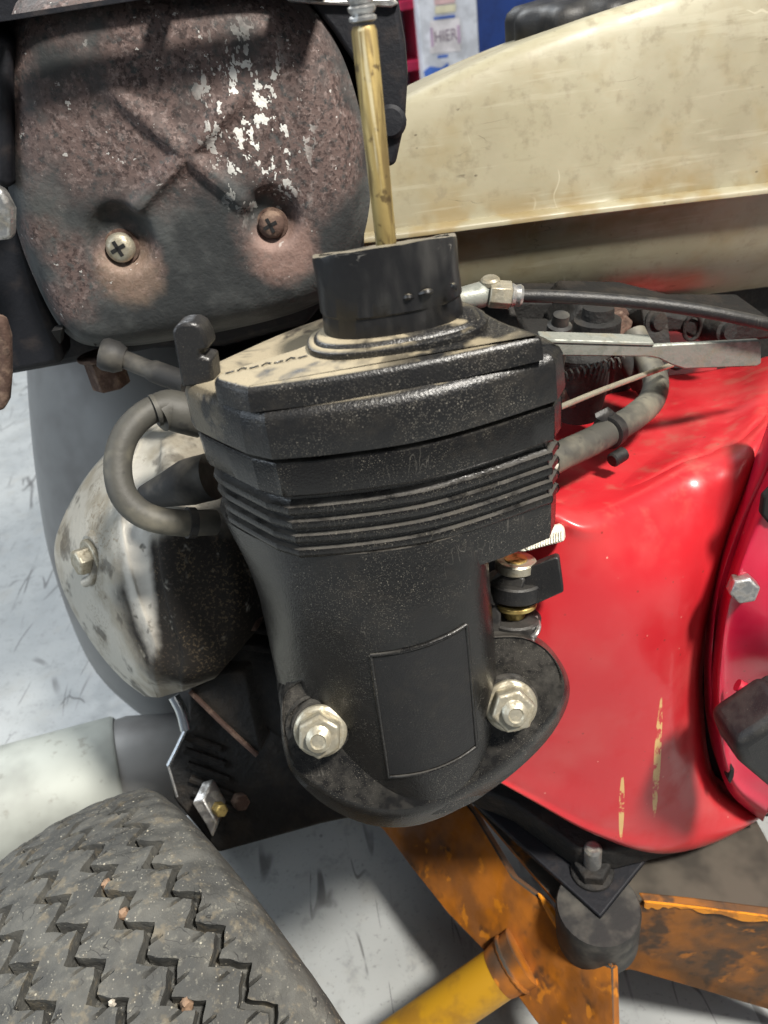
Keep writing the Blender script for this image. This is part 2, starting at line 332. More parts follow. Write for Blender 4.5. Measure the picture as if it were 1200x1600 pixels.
# ------------------------------------------------------------ mesh helpers
def obj(name, V, F, mat, parent=None, ang=35, bevel=0, seg=2, smooth=True, origin=(0, 0, 0)):
    me = bpy.data.meshes.new(name); me.from_pydata([tuple(map(float, v)) for v in V], [], [tuple(int(i) for i in f) for f in F])
    me.validate()
    if len(F) < 60000:
        bm = bmesh.new(); bm.from_mesh(me); bmesh.ops.recalc_face_normals(bm, faces=bm.faces); bm.to_mesh(me); bm.free()
    if smooth:
        me.polygons.foreach_set('use_smooth', [True] * len(me.polygons)); me.set_sharp_from_angle(angle=math.radians(ang))
    me.materials.append(MT[mat] if isinstance(mat, str) else mat)
    o = bpy.data.objects.new(name, me); col.objects.link(o)
    if parent:
        o.parent = parent
        o.matrix_parent_inverse = Matrix.Translation(-Vector(parent.get('_loc', (0, 0, 0)))) if parent.type == 'EMPTY' else Matrix()
    if bevel:
        m = o.modifiers.new('bevel', 'BEVEL'); m.width = bevel; m.segments = seg; m.limit_method = 'ANGLE'; m.angle_limit = math.radians(32)
        m.use_clamp_overlap = True
    return o
def thing(name, label, cat, loc, group=None):
    o = bpy.data.objects.new(name, None); col.objects.link(o); o.location = tuple(map(float, loc)); o.empty_display_size = 0.02
    o['label'] = label; o['category'] = cat; o['_loc'] = tuple(map(float, loc))
    if group: o['group'] = group
    return o
def tag(o, label, cat=None, group=None):
    o['label'] = label
    if cat: o['category'] = cat
    if group: o['group'] = group
    return o
class G:                                    # collects pieces of one part
    def __init__(s): s.V = []; s.F = []
    def add(s, V, F):
        n = len(s.V); s.V += [np.array(v, float) for v in V]; s.F += [[i + n for i in f] for f in F]; return s
    def build(s, name, mat, parent=None, **k): return obj(name, s.V, s.F, mat, parent, **k)
def loft(rings, cap0=True, cap1=True, closed=True):
    n = len(rings[0]); V = [p for r in rings for p in r]; F = []
    for k in range(len(rings) - 1):
        for i in range(n if closed else n - 1):
            j = (i + 1) % n; F.append((k * n + i, k * n + j, (k + 1) * n + j, (k + 1) * n + i))
    if cap0: F.append(tuple(range(n))[::-1])
    if cap1: F.append(tuple(range((len(rings) - 1) * n, len(rings) * n)))
    return V, F
def frame_of(a):
    a = nrm(a); h = np.array([0, 0, 1.0]) if abs(a[2]) < 0.9 else np.array([1.0, 0, 0])
    x = nrm(np.cross(h, a)); return x, np.cross(a, x), a
def circ(c, a, r, n=28, ph=0.0):
    x, y, _ = frame_of(a); return [np.array(c) + r * (math.cos(ph + 2 * math.pi * i / n) * x + math.sin(ph + 2 * math.pi * i / n) * y) for i in range(n)]
def lathe(c, a, prof, n=32, ph=0.0):       # prof: (height along a, radius)
    a = nrm(a); return loft([circ(np.array(c) + a * h, a, max(r, 1e-5), n, ph) for h, r in prof])
def cyl(p0, p1, r0, r1=None, n=28, ch=0.0):
    p0 = np.array(p0, float); p1 = np.array(p1, float); L = np.linalg.norm(p1 - p0); r1 = r0 if r1 is None else r1
    if ch: return lathe(p0, p1 - p0, [(0, r0 - ch), (ch, r0), (L - ch, r1), (L, r1 - ch)], n)
    return lathe(p0, p1 - p0, [(0, r0), (L, r1)], n)
def crm(P, n=8, closed=False):             # Catmull-Rom through points (any dimension)
    P = [np.array(p, float) for p in P]; m = len(P); out = []
    for i in range(m if closed else m - 1):
        p0 = P[(i - 1) % m] if closed or i > 0 else 2 * P[0] - P[1]
        p1 = P[i]; p2 = P[(i + 1) % m]
        p3 = P[(i + 2) % m] if closed or i + 2 < m else 2 * P[-1] - P[-2]
        for k in range(n):
            t = k / n
            out.append(0.5 * (2 * p1 + (p2 - p0) * t + (2 * p0 - 5 * p1 + 4 * p2 - p3) * t * t + (3 * p1 - p0 - 3 * p2 + p3) * t ** 3))
    if not closed: out.append(P[-1])
    return out
def chaikin(P, it=2):
    P = [np.array(p, float) for p in P]
    for _ in range(it):
        Q = []
        for i in range(len(P)):
            a, c = P[i], P[(i + 1) % len(P)]; Q += [0.75 * a + 0.25 * c, 0.25 * a + 0.75 * c]
        P = Q
    return P
def tube(P, r, n=18, sub=8, caps=True):
    pts = crm(P, sub) if sub > 1 else [np.array(p, float) for p in P]
    rs = r if callable(r) else (lambda t: r)
    rings = []; x = None
    for i, p in enumerate(pts):
        a = nrm(pts[min(i + 1, len(pts) - 1)] - pts[max(i - 1, 0)])
        if x is None: x, y, _ = frame_of(a)
        x = nrm(x - a * (x @ a)); y = np.cross(a, x); R = rs(i / (len(pts) - 1))
        rings.append([p + R * (math.cos(2 * math.pi * k / n) * x + math.sin(2 * math.pi * k / n) * y) for k in range(n)])
    return loft(rings, caps, caps)
def prism(poly, off):                      # a flat polygon and its thickness vector
    poly = [np.array(p, float) for p in poly]; return loft([poly, [p + np.array(off) for p in poly]])
def box(c, s, rot=0.0):
    c = np.array(c, float); sx, sy, sz = [q / 2 for q in s]; cr, sr = math.cos(rot), math.sin(rot)
    f = lambda x, y, z: c + np.array([x * cr - y * sr, x * sr + y * cr, z])
    lo = [f(-sx, -sy, -sz), f(sx, -sy, -sz), f(sx, sy, -sz), f(-sx, sy, -sz)]; hi = [p + np.array([0, 0, 2 * sz]) for p in lo]
    return loft([lo, hi])
def pY(px, Y): return [PY(u, v, Y) for u, v in px]
def patch(net, nu=8, nv=8, back=(0, 0.01, 0)):   # freeform skin through a net of points, with its own thickness
    rows = [crm(r, nu) for r in net]; W = len(rows[0])
    cols = [crm([r[i] for r in rows], nv) for i in range(W)]; H = len(cols[0])
    Fg = [[cols[i][k] for i in range(W)] for k in range(H)]
    V = [p for r in Fg for p in r]; n = len(V); back = np.array(back, float); V += [p + back for p in V]
    F = []
    for k in range(H - 1):
        for i in range(W - 1):
            a, b_, c, d = k * W + i, k * W + i + 1, (k + 1) * W + i + 1, (k + 1) * W + i
            F.append((a, b_, c, d)); F.append((a + n, d + n, c + n, b_ + n))
    edge = [i for i in range(W)] + [k * W + W - 1 for k in range(1, H)] + [(H - 1) * W + i for i in range(W - 2, -1, -1)] + [k * W for k in range(H - 2, 0, -1)]
    for i in range(len(edge)):
        a, c = edge[i], edge[(i + 1) % len(edge)]; F.append((a, a + n, c + n, c))
    return V, F
def nut(parent, c, a, rf=0.0088, rh=0.0070, hh=0.0065, rs=0.0040, prot=0.004, mat='zinc', ph=0.2):
    c = np.array(c, float); a = nrm(a)
    g = G(); g.add(*lathe(c, a, [(0, rf - .0006), (.0006, rf), (.0016, rf), (.0026, rh * 1.02)], 36))
    hx = circ(c + a * .0012, a, rh, 6, ph)
    R = lambda h, k: [c + a * h + (p - (c + a * .0012)) * k for p in hx]
    g.add(*loft([R(.0012, 1), R(hh - .0008, 1), R(hh, .88)]))
    o = g.build('flange_nut', mat, parent, bevel=.0004, ang=30)
    if rs:
        top = hh + prot
        pr = [(0, rs * .9), (hh - .001, rs * .96)]
        h = hh - .001; 
        while h < top - .0012: pr += [(h + .0003, rs), (h + .0006, rs * .9)]; h += .0008
        pr += [(top - .0008, rs * .95), (top, rs * .62), (top - .0006, rs * .5), (top - .0006, 0.0001)]
        obj('stud', *lathe(c, a, pr, 24), mat, o, ang=50)
    return o
def hexbolt(parent, c, a, r, h, mat='zinc', rf=None, ph=0.3, name='bolt'):
    c = np.array(c, float); a = nrm(a); g = G()
    if rf: g.add(*lathe(c, a, [(0, rf), (.0014, rf), (.002, rf * .9)], 32))
    hx = circ(c, a, r, 6, ph); R = lambda hh, k: [c + a * hh + (p - c) * k for p in hx]
    g.add(*loft([R(0, 1), R(h - .0007, 1), R(h, .86)]))
    return g.build(name, mat, parent, bevel=.0004, ang=30)
# ------------------------------------------------------------ setting
fl = obj('floor', [(-4, -1.5, 0), (4, -1.5, 0), (4, 6, 0), (-4, 6, 0)], [(0, 1, 2, 3)], 'floor', smooth=False)
fl['kind'] = 'structure'

# ------------------------------------------------------------ engine
engine = thing('engine', 'dirty small petrol engine with red shroud, cream tank and black air intake', 'engine', (0.02, 0.25, 0.14))

# ---- black air intake duct (one moulding): ribbed box, column, flange
OUT = [(-.0535, .2035), (-.0425, .1895), (-.0335, .1792), (-.0265, .1740), (-.0160, .1722), (.000, .1710), (.014, .1713), (.031, .1752), (.0505, .1815),
       (.0545, .188), (.0525, .197), (.042, .214), (.014, .246), (-.016, .236), (-.042, .216)]
def inset(P, d):                            # move a plan outline inwards by d
    P = [np.array(p, float) for p in P]; m = len(P); out = []
    for i in range(m):
        t = P[(i + 1) % m] - P[i - 1]; n = np.array([-t[1], t[0]]) / (np.linalg.norm(t) + 1e-12)
        out.append(P[i] + n * d)
    return out
def lv(P, z, it=2): return [np.array([p[0], p[1], z]) for p in chaikin(P, it)]
# corners kept firm by doubling points
def firm(P, k): return [q for i, p in enumerate(P) for q in ([p, p] if i in k else [p])]
OUTF = firm(OUT, (2, 3, 8, 9))
g = G()
lay = [(.4195, .0030), (.4192, .0014), (.4185, .0010), (.4092, .0010), (.4082, .0018), (.4078, .0042), (.4058, .0042)]
ribs_top = .4054
for k in range(4):
    z = .4048 - k * .0049
    lay += [(z, .0032), (z - .0004, .0020), (z - .0016, .0016), (z - .0028, .0020), (z - .0034, .0032), (z - .0040, .0034)] if k < 3 else \
           [(z, .0032), (z - .0004, .0020), (z - .0016, .0016), (z - .0028, .0019), (z - .0036, .0026)]
RIBEND = lay[-1][0]
g.add(*loft([lv(inset(OUTF, d), z) for z, d in lay], True, True))
# block under the ribs, open at the right where the linkage sits
BLK = [(-.030, .196), (-.018, .1775), (.000, .1745), (.014, .1745), (.031, .1775), (.0495, .1845), (.0525, .190), (.0515, .215), (.038, .250), (-.01, .255), (-.03, .235)]
BLK = firm(BLK, (5, 6))
g.add(*loft([lv(inset(BLK, d), z) for z, d in ((RIBEND + .001, 0), (.3755, .0003), (.3725, .0008), (.3718, .0020))]))
# column: tapers quickly under the ribs, then nearly straight
COLT = [(-.0525, .2045), (-.0405, .1895), (-.0295, .1795), (-.017, .1742), (.000, .1722), (.014, .1728), (.0255, .1765), (.0300, .184), (.0310, .200), (.0300, .225), (-.010, .245), (-.040, .236), (-.0515, .222)]
COLB = [(-.0485, .2055), (-.0400, .1900), (-.0300, .1790), (-.0165, .1712), (.000, .1678), (.013, .1690), (.0245, .1745), (.0300, .183), (.0312, .200), (.0300, .225), (-.010, .245), (-.035, .236), (-.0465, .222)]
COLE = [(-.0525, .2045), (-.0425, .1890), (-.0310, .1760), (-.0165, .1680), (.000, .1638), (.013, .1654), (.0245, .1715), (.0305, .181), (.0322, .198), (.0310, .225), (-.010, .245), (-.040, .236), (-.0505, .222)]
mixp = lambda A, B, t: [tuple((1 - t) * np.array(a) + t * np.array(b_)) for a, b_ in zip(A, B)]
colr = [(RIBEND + .0006, 0.0), (.380, .22), (.373, .55), (.366, .82), (.358, .95), (.350, 1.0)]
rings = [lv(mixp(COLT, COLB, t), z, 3) for z, t in colr]
for z, t in ((.335, .22), (.318, .48), (.300, .78), (.285, 1.0), (.272, 1.02)): rings.append(lv(mixp(COLB, COLE, t), z, 3))
g.add(*loft(rings))
# flange plate, its drafted edge wider at the back
FN = nrm((0, -2.2, 1)); FB = np.array([-.0336, .1785, .3100])
backb = FB - FN * .0065
fo = [(437, 1130), (446, 1192), (470, 1228), (520, 1268), (580, 1292), (640, 1294), (700, 1275), (780, 1228), (850, 1166), (885, 1112), (893, 1070), (876, 1030), (846, 1000), (800, 985), (700, 1000), (560, 1040), (440, 1060)]
fi = [(442, 1126), (454, 1184), (490, 1208), (540, 1236), (600, 1252), (655, 1248), (728, 1214), (800, 1165), (848, 1112), (868, 1085), (876, 1062), (866, 1030), (842, 1003), (800, 990), (700, 1004), (560, 1044), (446, 1064)]
ro = chaikin([PL(u, v, backb, FN) for u, v in fo], 2); ri = chaikin([PL(u, v, FB, FN) for u, v in fi], 2)
ro2 = [p - FN * .004 for p in ro]
mid = [0.45 * a + 0.55 * c + FN * .0022 for a, c in zip(ri, ro)]; mid2 = [0.70 * a + 0.30 * c + FN * .0026 for a, c in zip(ri, ro)]; mid3 = [0.86 * a + 0.14 * c + FN * .0016 for a, c in zip(ri, ro)]
g.add(*loft([ro2, ro, mid, mid2, mid3, ri]))
intake = g.build('air_intake', 'plastic', engine, ang=38)
tag(intake, 'black dusty plastic air intake duct with ribs and bolted flange')
# raised frame of the panel on the column front
def front_y(x, z):                          # column surface by casting on its rings
    pts = lv(mixp(COLB, COLE, float(np.interp(z, (.272, .285, .300, .318, .335, .350), (1.02, 1.0, .78, .48, .22, 0)))), z, 3); best = 9
    for i in range(len(pts)):
        a, c = pts[i], pts[(i + 1) % len(pts)]
        if (a[0] - x) * (c[0] - x) <= 0 and abs(a[0] - c[0]) > 1e-9:
            t = (x - a[0]) / (c[0] - a[0]); best = min(best, a[1] + t * (c[1] - a[1]))
    return best
def on_front(x, z, out=.0004): return np.array([x, front_y(x, z) - out, z])
def seg(x0, z0, x1, z1, n=14): return [on_front(x0 + (x1 - x0) * i / n, z0 + (z1 - z0) * i / n, .0001) for i in range(n + 1)]
for a in ((-.0110, .3500, -.0128, .2930), (.0195, .3545, .0188, .3000), (-.0128, .2930, .0188, .3000), (-.0110, .3500, .0195, .3545)):
    obj('panel_rim', *tube(seg(*a), .0007, 8, 1), 'plastic', intake, ang=60)
obj('panel_face', *loft([[on_front(-.0110 + .0305 * i / 12, .3500 + .0045 * i / 12 - .001, .00025) for i in range(13)], [on_front(-.0124 + .0312 * i / 12, .2945 + .007 * i / 12, .00025) for i in range(13)]], False, False, False), 'black', intake)
# lid
g = G()
lid_l = [(.4208, .0012), (.4212, .0002), (.4222, 0), (.4318, .0008), (.4336, .0018), (.4346, .0036), (.4350, .0075)]
g.add(*loft([lv(inset(OUTF, d), z) for z, d in lid_l]))
TOP = [(-.0405, .1880), (-.0330, .1800), (-.0290, .1765), (-.014, .1752), (.008, .1752), (.0300, .1775), (.0462, .1800), (.0458, .1830), (.0380, .1975), (.034, .215), (.014, .236), (-.006, .220), (-.0105, .2010), (-.0300, .1935)]
TOPF = firm(TOP, (1, 2, 6))
g.add(*loft([lv(inset(TOPF, d), z) for z, d in ((.4345, -.0004), (.4392, .0002), (.4403, .0008), (.4408, .0020))]))
lid = g.build('lid', 'lid', intake, ang=40)
tag(lid, 'black lid covered in sandy dust on top')
# embossed lettering worn to short bars under the dust
for k in range(7):
    a = PZ(352 + k * 19, 583 - k * 4, .4412); c = PZ(366 + k * 19, 579 - k * 4, .4412)
    obj('embossed_mark', *tube([a, (a + c) / 2 + np.array([0, .0010 * (k % 2), 0]), c], .00022, 6, 2), 'lid', lid)
# tab at the left corner
tp = [(268, 520), (272, 511), (284, 506), (300, 505), (312, 512), (321, 528), (326, 546), (312, 549), (311, 558), (329, 562), (332, 584), (334, 602), (284, 606), (277, 570)]
tabv = obj('clip_tab', *prism([PY(u, v, .1985) for u, v in tp], (0.002, .0055, .0005)), 'tab', intake, bevel=.0008)
# ring and collar
CC = np.array([.0106, .2000]); n = 96
def oval(cx, cy, rx, ry, zf, zb, wob=0.0):
    out = []
    for i in range(n):
        t = 2 * math.pi * i / n; c, s = math.cos(t), math.sin(t); e = 2 / 2.5
        x = math.copysign(abs(c) ** e, c) * rx; y = math.copysign(abs(s) ** e, s) * ry
        q = (1 - s) / 2; out.append(np.array([cx + x, cy + y, zb + (zf - zb) * q + wob * (math.sin(5 * t) * .5 + math.sin(11 * t + 1) * .4 + random.uniform(-.3, .3))]))
    return out
obj('collar_ring', *loft([oval(.0110, .1962, .0240 + a, .0128 + a, z, z) for z, a in ((.4395, .0), (.4416, .0004), (.4424, .0002), (.4429, -.0006), (.4429, -.0016), (.4436, -.0022), (.4440, -.0032), (.4440, -.0080))]), 'lid', lid, ang=40)
cring = lambda r, zf, zb, wob=0.0: oval(CC[0], CC[1], r, r - .0070, zf, zb, wob)
rings = [cring(.0184, .4410, .4410), cring(.0190, .4438, .4438), cring(.0185, .4490, .4490), cring(.0190, .4497, .4496, .0002), cring(.0186, .4560, .4560, .0001), cring(.0187, .4652, .4598, .00012), cring(.0185, .4664, .4606, .0002), cring(.0168, .4664, .4606, .0002), cring(.0163, .4646, .4590), cring(.0160, .4450, .4450)]
collar = obj('collar', *loft(rings), 'collar', intake, ang=40)
# collar scuffs: torn slivers of plastic
for (u, v, du, dv) in ((655, 460, 22, -5), (705, 444, 8, 10), (630, 466, 16, -2)):
    a = PY(u, v, .1886); c = PY(u + du, v + dv, .1886)
    obj('scuff', *tube([a, (a + c) / 2 + np.array([0, -.0006, .0004]), c], lambda t: .0007 * math.sin(.3 + 2.5 * t) + .0001, 6, 4), 'collar', collar)
# nuts on their bosses
AX = nrm((0, -.86, .51))
for (u, v, d, hood) in ((501, 1140, .2605, 1), (797, 1101, .2630, 0)):
    c = PD(u, v, d)
    obj('stud_boss', *lathe(c - AX * .020, AX, [(-.020, .0190), (-.006, .0150), (.004, .0125), (.012, .0110), (.0185, .0102), (.0198, .0098), (.0200, .0088)], 40), 'plastic', intake, ang=40)
    nut(intake, c, AX, .0091, .0077, .0078, .0042, .0038, ph=.35 if hood else .1)
hd = [PD(428, 1040, .281), PD(468, 1052, .276), PD(512, 1066, .268), PD(500, 1100, .269), PD(462, 1128, .2745), PD(430, 1105, .285)]
obj('boss_hood', *tube([PD(470, 1040, .300), PD(482, 1085, .283), PD(499, 1130, .268)], lambda t: .010 + .002 * t, 28, 8), 'plastic', intake)
# web beside right nut
wb = [PD(766, 1010, .272), PD(771, 1012, .270), PD(832, 1066, .2680), PD(815, 1080, .2665), PD(790, 1090, .2660), PD(772, 1092, .266)]
obj('boss_web', *prism(wb, (.000, .012, -.003)), 'plastic', intake, bevel=.0012, seg=3)

# brass-coloured rod standing in the collar
rb = PY(600, 372, .2385); rt = rb + np.array([-.0004, .000, .085])
q0 = np.array(PY(603, 378, .2020)); q1 = np.array(PY(568, 40, .2020)); dr = nrm(q1 - q0)
rod = obj('intake_rod', *lathe(q0 - dr * .015, dr, [(0, .0027), (.0145, .0027), (.015 + np.linalg.norm(q1 - q0) - .001, .0029), (.015 + np.linalg.norm(q1 - q0), .0024)], 32), 'rod', engine, ang=50)
tag(rod, 'tarnished brass coloured rod standing in the black collar')
L = np.linalg.norm(q1 - q0); pr = [(0, .0022)]; h = 0
while h < .03: pr += [(h + .0005, .0031), (h + .0011, .0031), (h + .0016, .0024)]; h += .0019
obj('threaded_end', *lathe(q0 + dr * (L + .0005), dr, pr, 28), 'steel', rod, ang=50)

# ---- hoses at the left of the intake
dd = lambda L_: [PD(*p) for p in L_]
hz = obj('breather_hose', *tube(dd([(300, 642, .268), (262, 634, .264), (225, 648, .260), (195, 682, .257), (184, 728, .256), (194, 775, .256), (228, 806, .258), (280, 817, .262), (336, 816, .270)]), .0046, 22, 10), 'hose', engine)
tag(hz, 'grey rubber breather hose curving in a loop')
obj('hose_elbow', *tube(dd([(312, 650, .272), (285, 645, .268), (262, 640, .266), (246, 648, .264)]), lambda t: .0078 - .0014 * t, 22, 8), 'hose', hz)
obj('hose_band', *cyl(PD(246, 640, .2615), PD(240, 642, .2610), .0056, n=24), 'hose', hz)
obj('hose_clip', *cyl(PD(292, 817, .2635), PD(304, 817, .2650), .0054, n=24), 'black', hz)
obj('rubber_boot', *tube(dd([(228, 776, .285), (265, 764, .280), (300, 752, .275), (332, 744, .272)]), lambda t: .0045 + .0040 * min(1, t * 1.6), 24, 6), 'rubber', engine)
kn = thing  # noqa
g = G(); a = PD(181, 556, .300); c = PD(240, 580, .298); e = PD(292, 598, .296)
g.add(*tube([a, c, e], lambda t: .0036 + .0008 * (t > .45), 20, 8)); ax = nrm(a - c)
g.add(*lathe(a - ax * .004, ax + np.array([-.1, -.35, .1]), [(0, .0046), (.003, .0062), (.0075, .0064), (.0092, .0056), (.0096, .003)], 28))
g.build('primer_knob', 'rubber', engine, ang=45)

# ---- valve cover at the left
net = [[PD(182, 688, .355), PD(215, 686, .330), PD(262, 690, .318), (PD(330, 700, .325))],
       [PD(132, 748, .352), PD(188, 745, .318), PD(262, 760, .305), PD(345, 770, .312)],
       [PD(96, 815, .350), PD(180, 805, .310), PD(262, 830, .298), PD(360, 840, .305)],
       [PD(85, 868, .350), PD(190, 872, .304), PD(268, 900, .295), PD(375, 910, .302)],
       [PD(104, 935, .352), PD(212, 945, .302), PD(280, 965, .296), PD(375, 970, .303)],
       [PD(146, 1008, .352), PD(236, 1008, .302), PD(295, 1020, .299), PD(360, 1025, .306)],
       [PD(188, 1058, .350), PD(236, 1052, .308), PD(292, 1058, .306), PD(345, 1050, .312)],
       [PD(226, 1088, .345), PD(248, 1090, .330), PD(292, 1078, .326), PD(335, 1060, .330)]]
def lerp(a, c, t, dz=0.0): 
    p = a + (c - a) * t; return CAM + (p - CAM) * (1 + dz / np.linalg.norm(p - CAM))
net = [[r[0], lerp(r[0], r[1], .45, -.004), lerp(r[0], r[1], .84, -.002), lerp(r[0], r[1], .96), lerp(r[1], r[2], .10, -.0002), lerp(r[1], r[2], .22, .0010), lerp(r[1], r[2], .45, .0022), lerp(r[1], r[2], .75, .0016), r[2], r[3]] for r in net]
cover = obj('valve_cover', *patch(net, 6, 8, (.035, .055, .0)), 'cast', engine, ang=50)
tag(cover, 'pale cast aluminium valve cover with dirt on its front')
ba = nrm((-.75, -.62, .20)); bc = PD(143, 872, .322)
hexbolt(cover, bc - ba * .0005, ba, .0060, .0075, 'zinc', .0085, .4)
obj('bolt_seat', *lathe(bc - ba * .006, ba, [(0, .0125), (.003, .0115), (.0052, .0098), (.0054, .004)], 32), 'cast', cover)
obj('washer_rib', *tube(dd([(146, 836, .322), (154, 872, .318), (146, 902, .321), (133, 910, .324)]), .0022, 12, 8), 'cast', cover)
# dark cylinder block behind, and base
blk = G()
blk.add(*prism([PD(u, v, .335) for u, v in ((250, 680), (345, 650), (470, 800), (520, 1130), (470, 1180), (330, 1080), (330, 900))], (.05, .10, 0)))
blk.add(*prism([PD(u, v, .36) for u, v in ((270, 590), (420, 560), (560, 640), (520, 900), (330, 760))], (.03, .08, 0)))
cb = blk.build('cylinder_block', 'grime', engine, bevel=.002)
tag(cb, 'greasy black cylinder block behind the intake')
for k in range(5):
    y0 = 890 + k * 28
    obj('cooling_fin', *prism([PD(u, v, .325) for u, v in ((355, y0), (430, y0 + 14), (432, y0 + 22), (357, y0 + 10))], (.02, .05, 0)), 'grime', cb, bevel=.0005)
obj('drain_bracket', *prism([PD(u, v, .315) for u, v in ((360, 960), (398, 958), (402, 988), (362, 986))], (.004, .012, 0)), 'rust', cb, bevel=.001)
hexbolt(cb, PD(372, 970, .312), nrm((-.4, -.8, .3)), .0038, .006, 'steel', None, .2)
gs = obj('gusset_plate', *prism([PD(u, v, .33) for u, v in ((296, 1080), (345, 1050), (382, 1050), (408, 1175), (398, 1182))], (.004, .010, 0)), 'grime', cb, bevel=.0008)
obj('gusset_edge', *tube([PD(297, 1080, .329), PD(350, 1132, .329), PD(402, 1180, .329)], .0012, 8, 2), 'rust', gs)
# crankcase base under it
cbm = G(); cbm.add(*prism([PD(u, v, .40) for u, v in ((292, 1060), (560, 1050), (640, 1260), (500, 1290), (340, 1335), (270, 1250), (262, 1195), (292, 1130))], (.02, .09, 0)))
base = cbm.build('crankcase', 'grime', engine, bevel=.002)
obj('edge_highlight_strip', *tube([PD(272, 1088, .392), PD(284, 1112, .392), PD(291, 1140, .392)], .0030, 12, 6), 'highlight_steel', base)  # bright bars stand in for the highlight along the metal edge
obj('edge_highlight_strip', *tube([PD(290, 1140, .392), PD(276, 1170, .392), PD(263, 1196, .392)], .0012, 8, 4), 'highlight_steel', base)
obj('edge_highlight_strip', *tube([PD(263, 1196, .392), PD(270, 1220, .392), PD(277, 1245, .392)], .0007, 8, 4), 'steel', base)
for (u, v, m, r) in ((372, 1250, 'rust', .0042), (340, 1262, 'brass', .0035)):
    hexbolt(base, PD(u, v, .388), nrm((.5, -.7, .5)), r, .007, m, None, .5)
obj('drain_bar', *prism([PD(u, v, .385) for u, v in ((300, 1255), (318, 1250), (338, 1285), (332, 1310), (322, 1290))], (.004, .012, 0)), 'steel', base, bevel=.0006)
for k in range(5):
    obj('casting_rib', *tube([PD(285 + k * 4, 1150 + k * 22, .396), PD(345 + k * 6, 1170 + k * 24, .399)], .0020, 8, 2), 'grime', base)
# ---- muffler with its rusty guard
GY = .300
gout = [(40, -40), (300, -50), (420, -40), (490, 10), (535, 80), (566, 180), (579, 260), (580, 325), (562, 400), (530, 455), (500, 478), (420, 505), (300, 530), (200, 545), (128, 545), (90, 515), (58, 455), (24, 370), (6, 280), (2, 180), (0, 60)]
go = np.array([[p[0], p[2]] for p in (PY(u, v, GY + .012) for u, v in gout)])
go = np.array([p for p in chaikin(list(go), 3)])
gc = np.array([PY(290, 270, GY)[0], PY(290, 270, GY)[2]])
def dseg(p, a, c):
    a = np.array(a); c = np.array(c); t = np.clip(np.dot(p - a, c - a) / np.dot(c - a, c - a), 0, 1); return np.linalg.norm(p - a - t * (c - a)), t
xz = lambda u, v: np.array([PY(u, v, GY)[0], PY(u, v, GY)[2]])
B1 = (xz(165, 130), xz(385, 318)); B2 = (xz(382, 140), xz(215, 322))
s1, s2 = xz(190, 372), xz(425, 340)
def relief(p):
    y = 0.0
    h = 0
    for a, c in (B1, B2):
        d, t = dseg(p, a, c); h = max(h, math.exp(-(d / .0028) ** 2) * min(1, 6 * t + .15) )
    y -= .0024 * min(1, 1.25 * h)
    for s, r in ((s1, .0105), (s2, .0090)):
        d = np.linalg.norm((p - s) * np.array([1, .95]))
        y += .0062 / (1 + math.exp((d - r) / .0010))
    return y
NR = 84; rings = []
for k in range(NR):
    t = k / (NR - 1); s = 1 - t * .985
    ring = []
    for q in go:
        p = gc + (q - gc) * s
        e = np.linalg.norm(q - gc) * (1 - s)            # distance in from the edge
        dome = .014 * math.exp(-(e / .0065) ** 1.5)
        y = GY + dome - .002 * (1 - s) + relief(p) * min(1, e / .006)
        ring.append(np.array([p[0], y, p[1]]))
    rings.append(ring)
back = [p + np.array([0, .020, 0]) for p in rings[0]]
back2 = [np.array([gc[0] + (p[0] - gc[0]) * .9, p[1], gc[1] + (p[2] - gc[1]) * .9]) for p in back]
mg = obj('muffler_guard', *loft([back2, back] + rings), 'guard', engine, ang=60)
tag(mg, 'rusty flaking black muffler guard with a pressed cross and two screws')
for (u, v, r) in ((190, 386, .0054), (425, 350, .0049)):
    c = PY(u, v, GY + .0040); a = nrm((-.10, -.95, .12)); mt = 'zinc' if u < 300 else 'rust'
    s = obj('screw', *lathe(c, a, [(-.006, r * .55), (0, r * .55), (0.0, r), (.0022, r), (.0034, r * .86), (.0041, r * .55), (.0043, r * .1)], 32), mt, mg, ang=50)
    x, y, _ = frame_of(a); ang = .35
    x, y = math.cos(ang) * x + math.sin(ang) * y, -math.sin(ang) * x + math.cos(ang) * y
    gg = G()
    for p, q in ((x, y), (y, x)):
        gg.add(*prism([c + a * .0030 + p * i * r * .55 + q * j * r * .13 for i, j in ((-1, -1), (1, -1), (1, 1), (-1, 1))], a * .0014))
    gg.build('cross_recess_shade', 'recess_shade', s)  # dark boxes on the head paint the shade of the cross recess
    obj('washer', *lathe(c - a * .0008, a, [(0, r * 1.25), (.0009, r * 1.2), (.001, r * .6)], 28), 'rust', s)
# dark blocks painting the shade of notches along the lower edge
for (u, v, w_, h_) in ((88, 526, 9, 12), (144, 527, 8, 16), (258, 506, 8, 20)):
    cc_ = [PY(u - w_, v - h_ * .7, GY + .0035), PY(u + w_, v - h_, GY + .0035), PY(u + w_ * .7, v + h_, GY + .009), PY(u + w_ * .2, v + h_ * .6, GY + .009)]
    obj('notch_shade', *prism(cc_, (0, .006, 0)), 'recess_shade', mg, bevel=.0005)
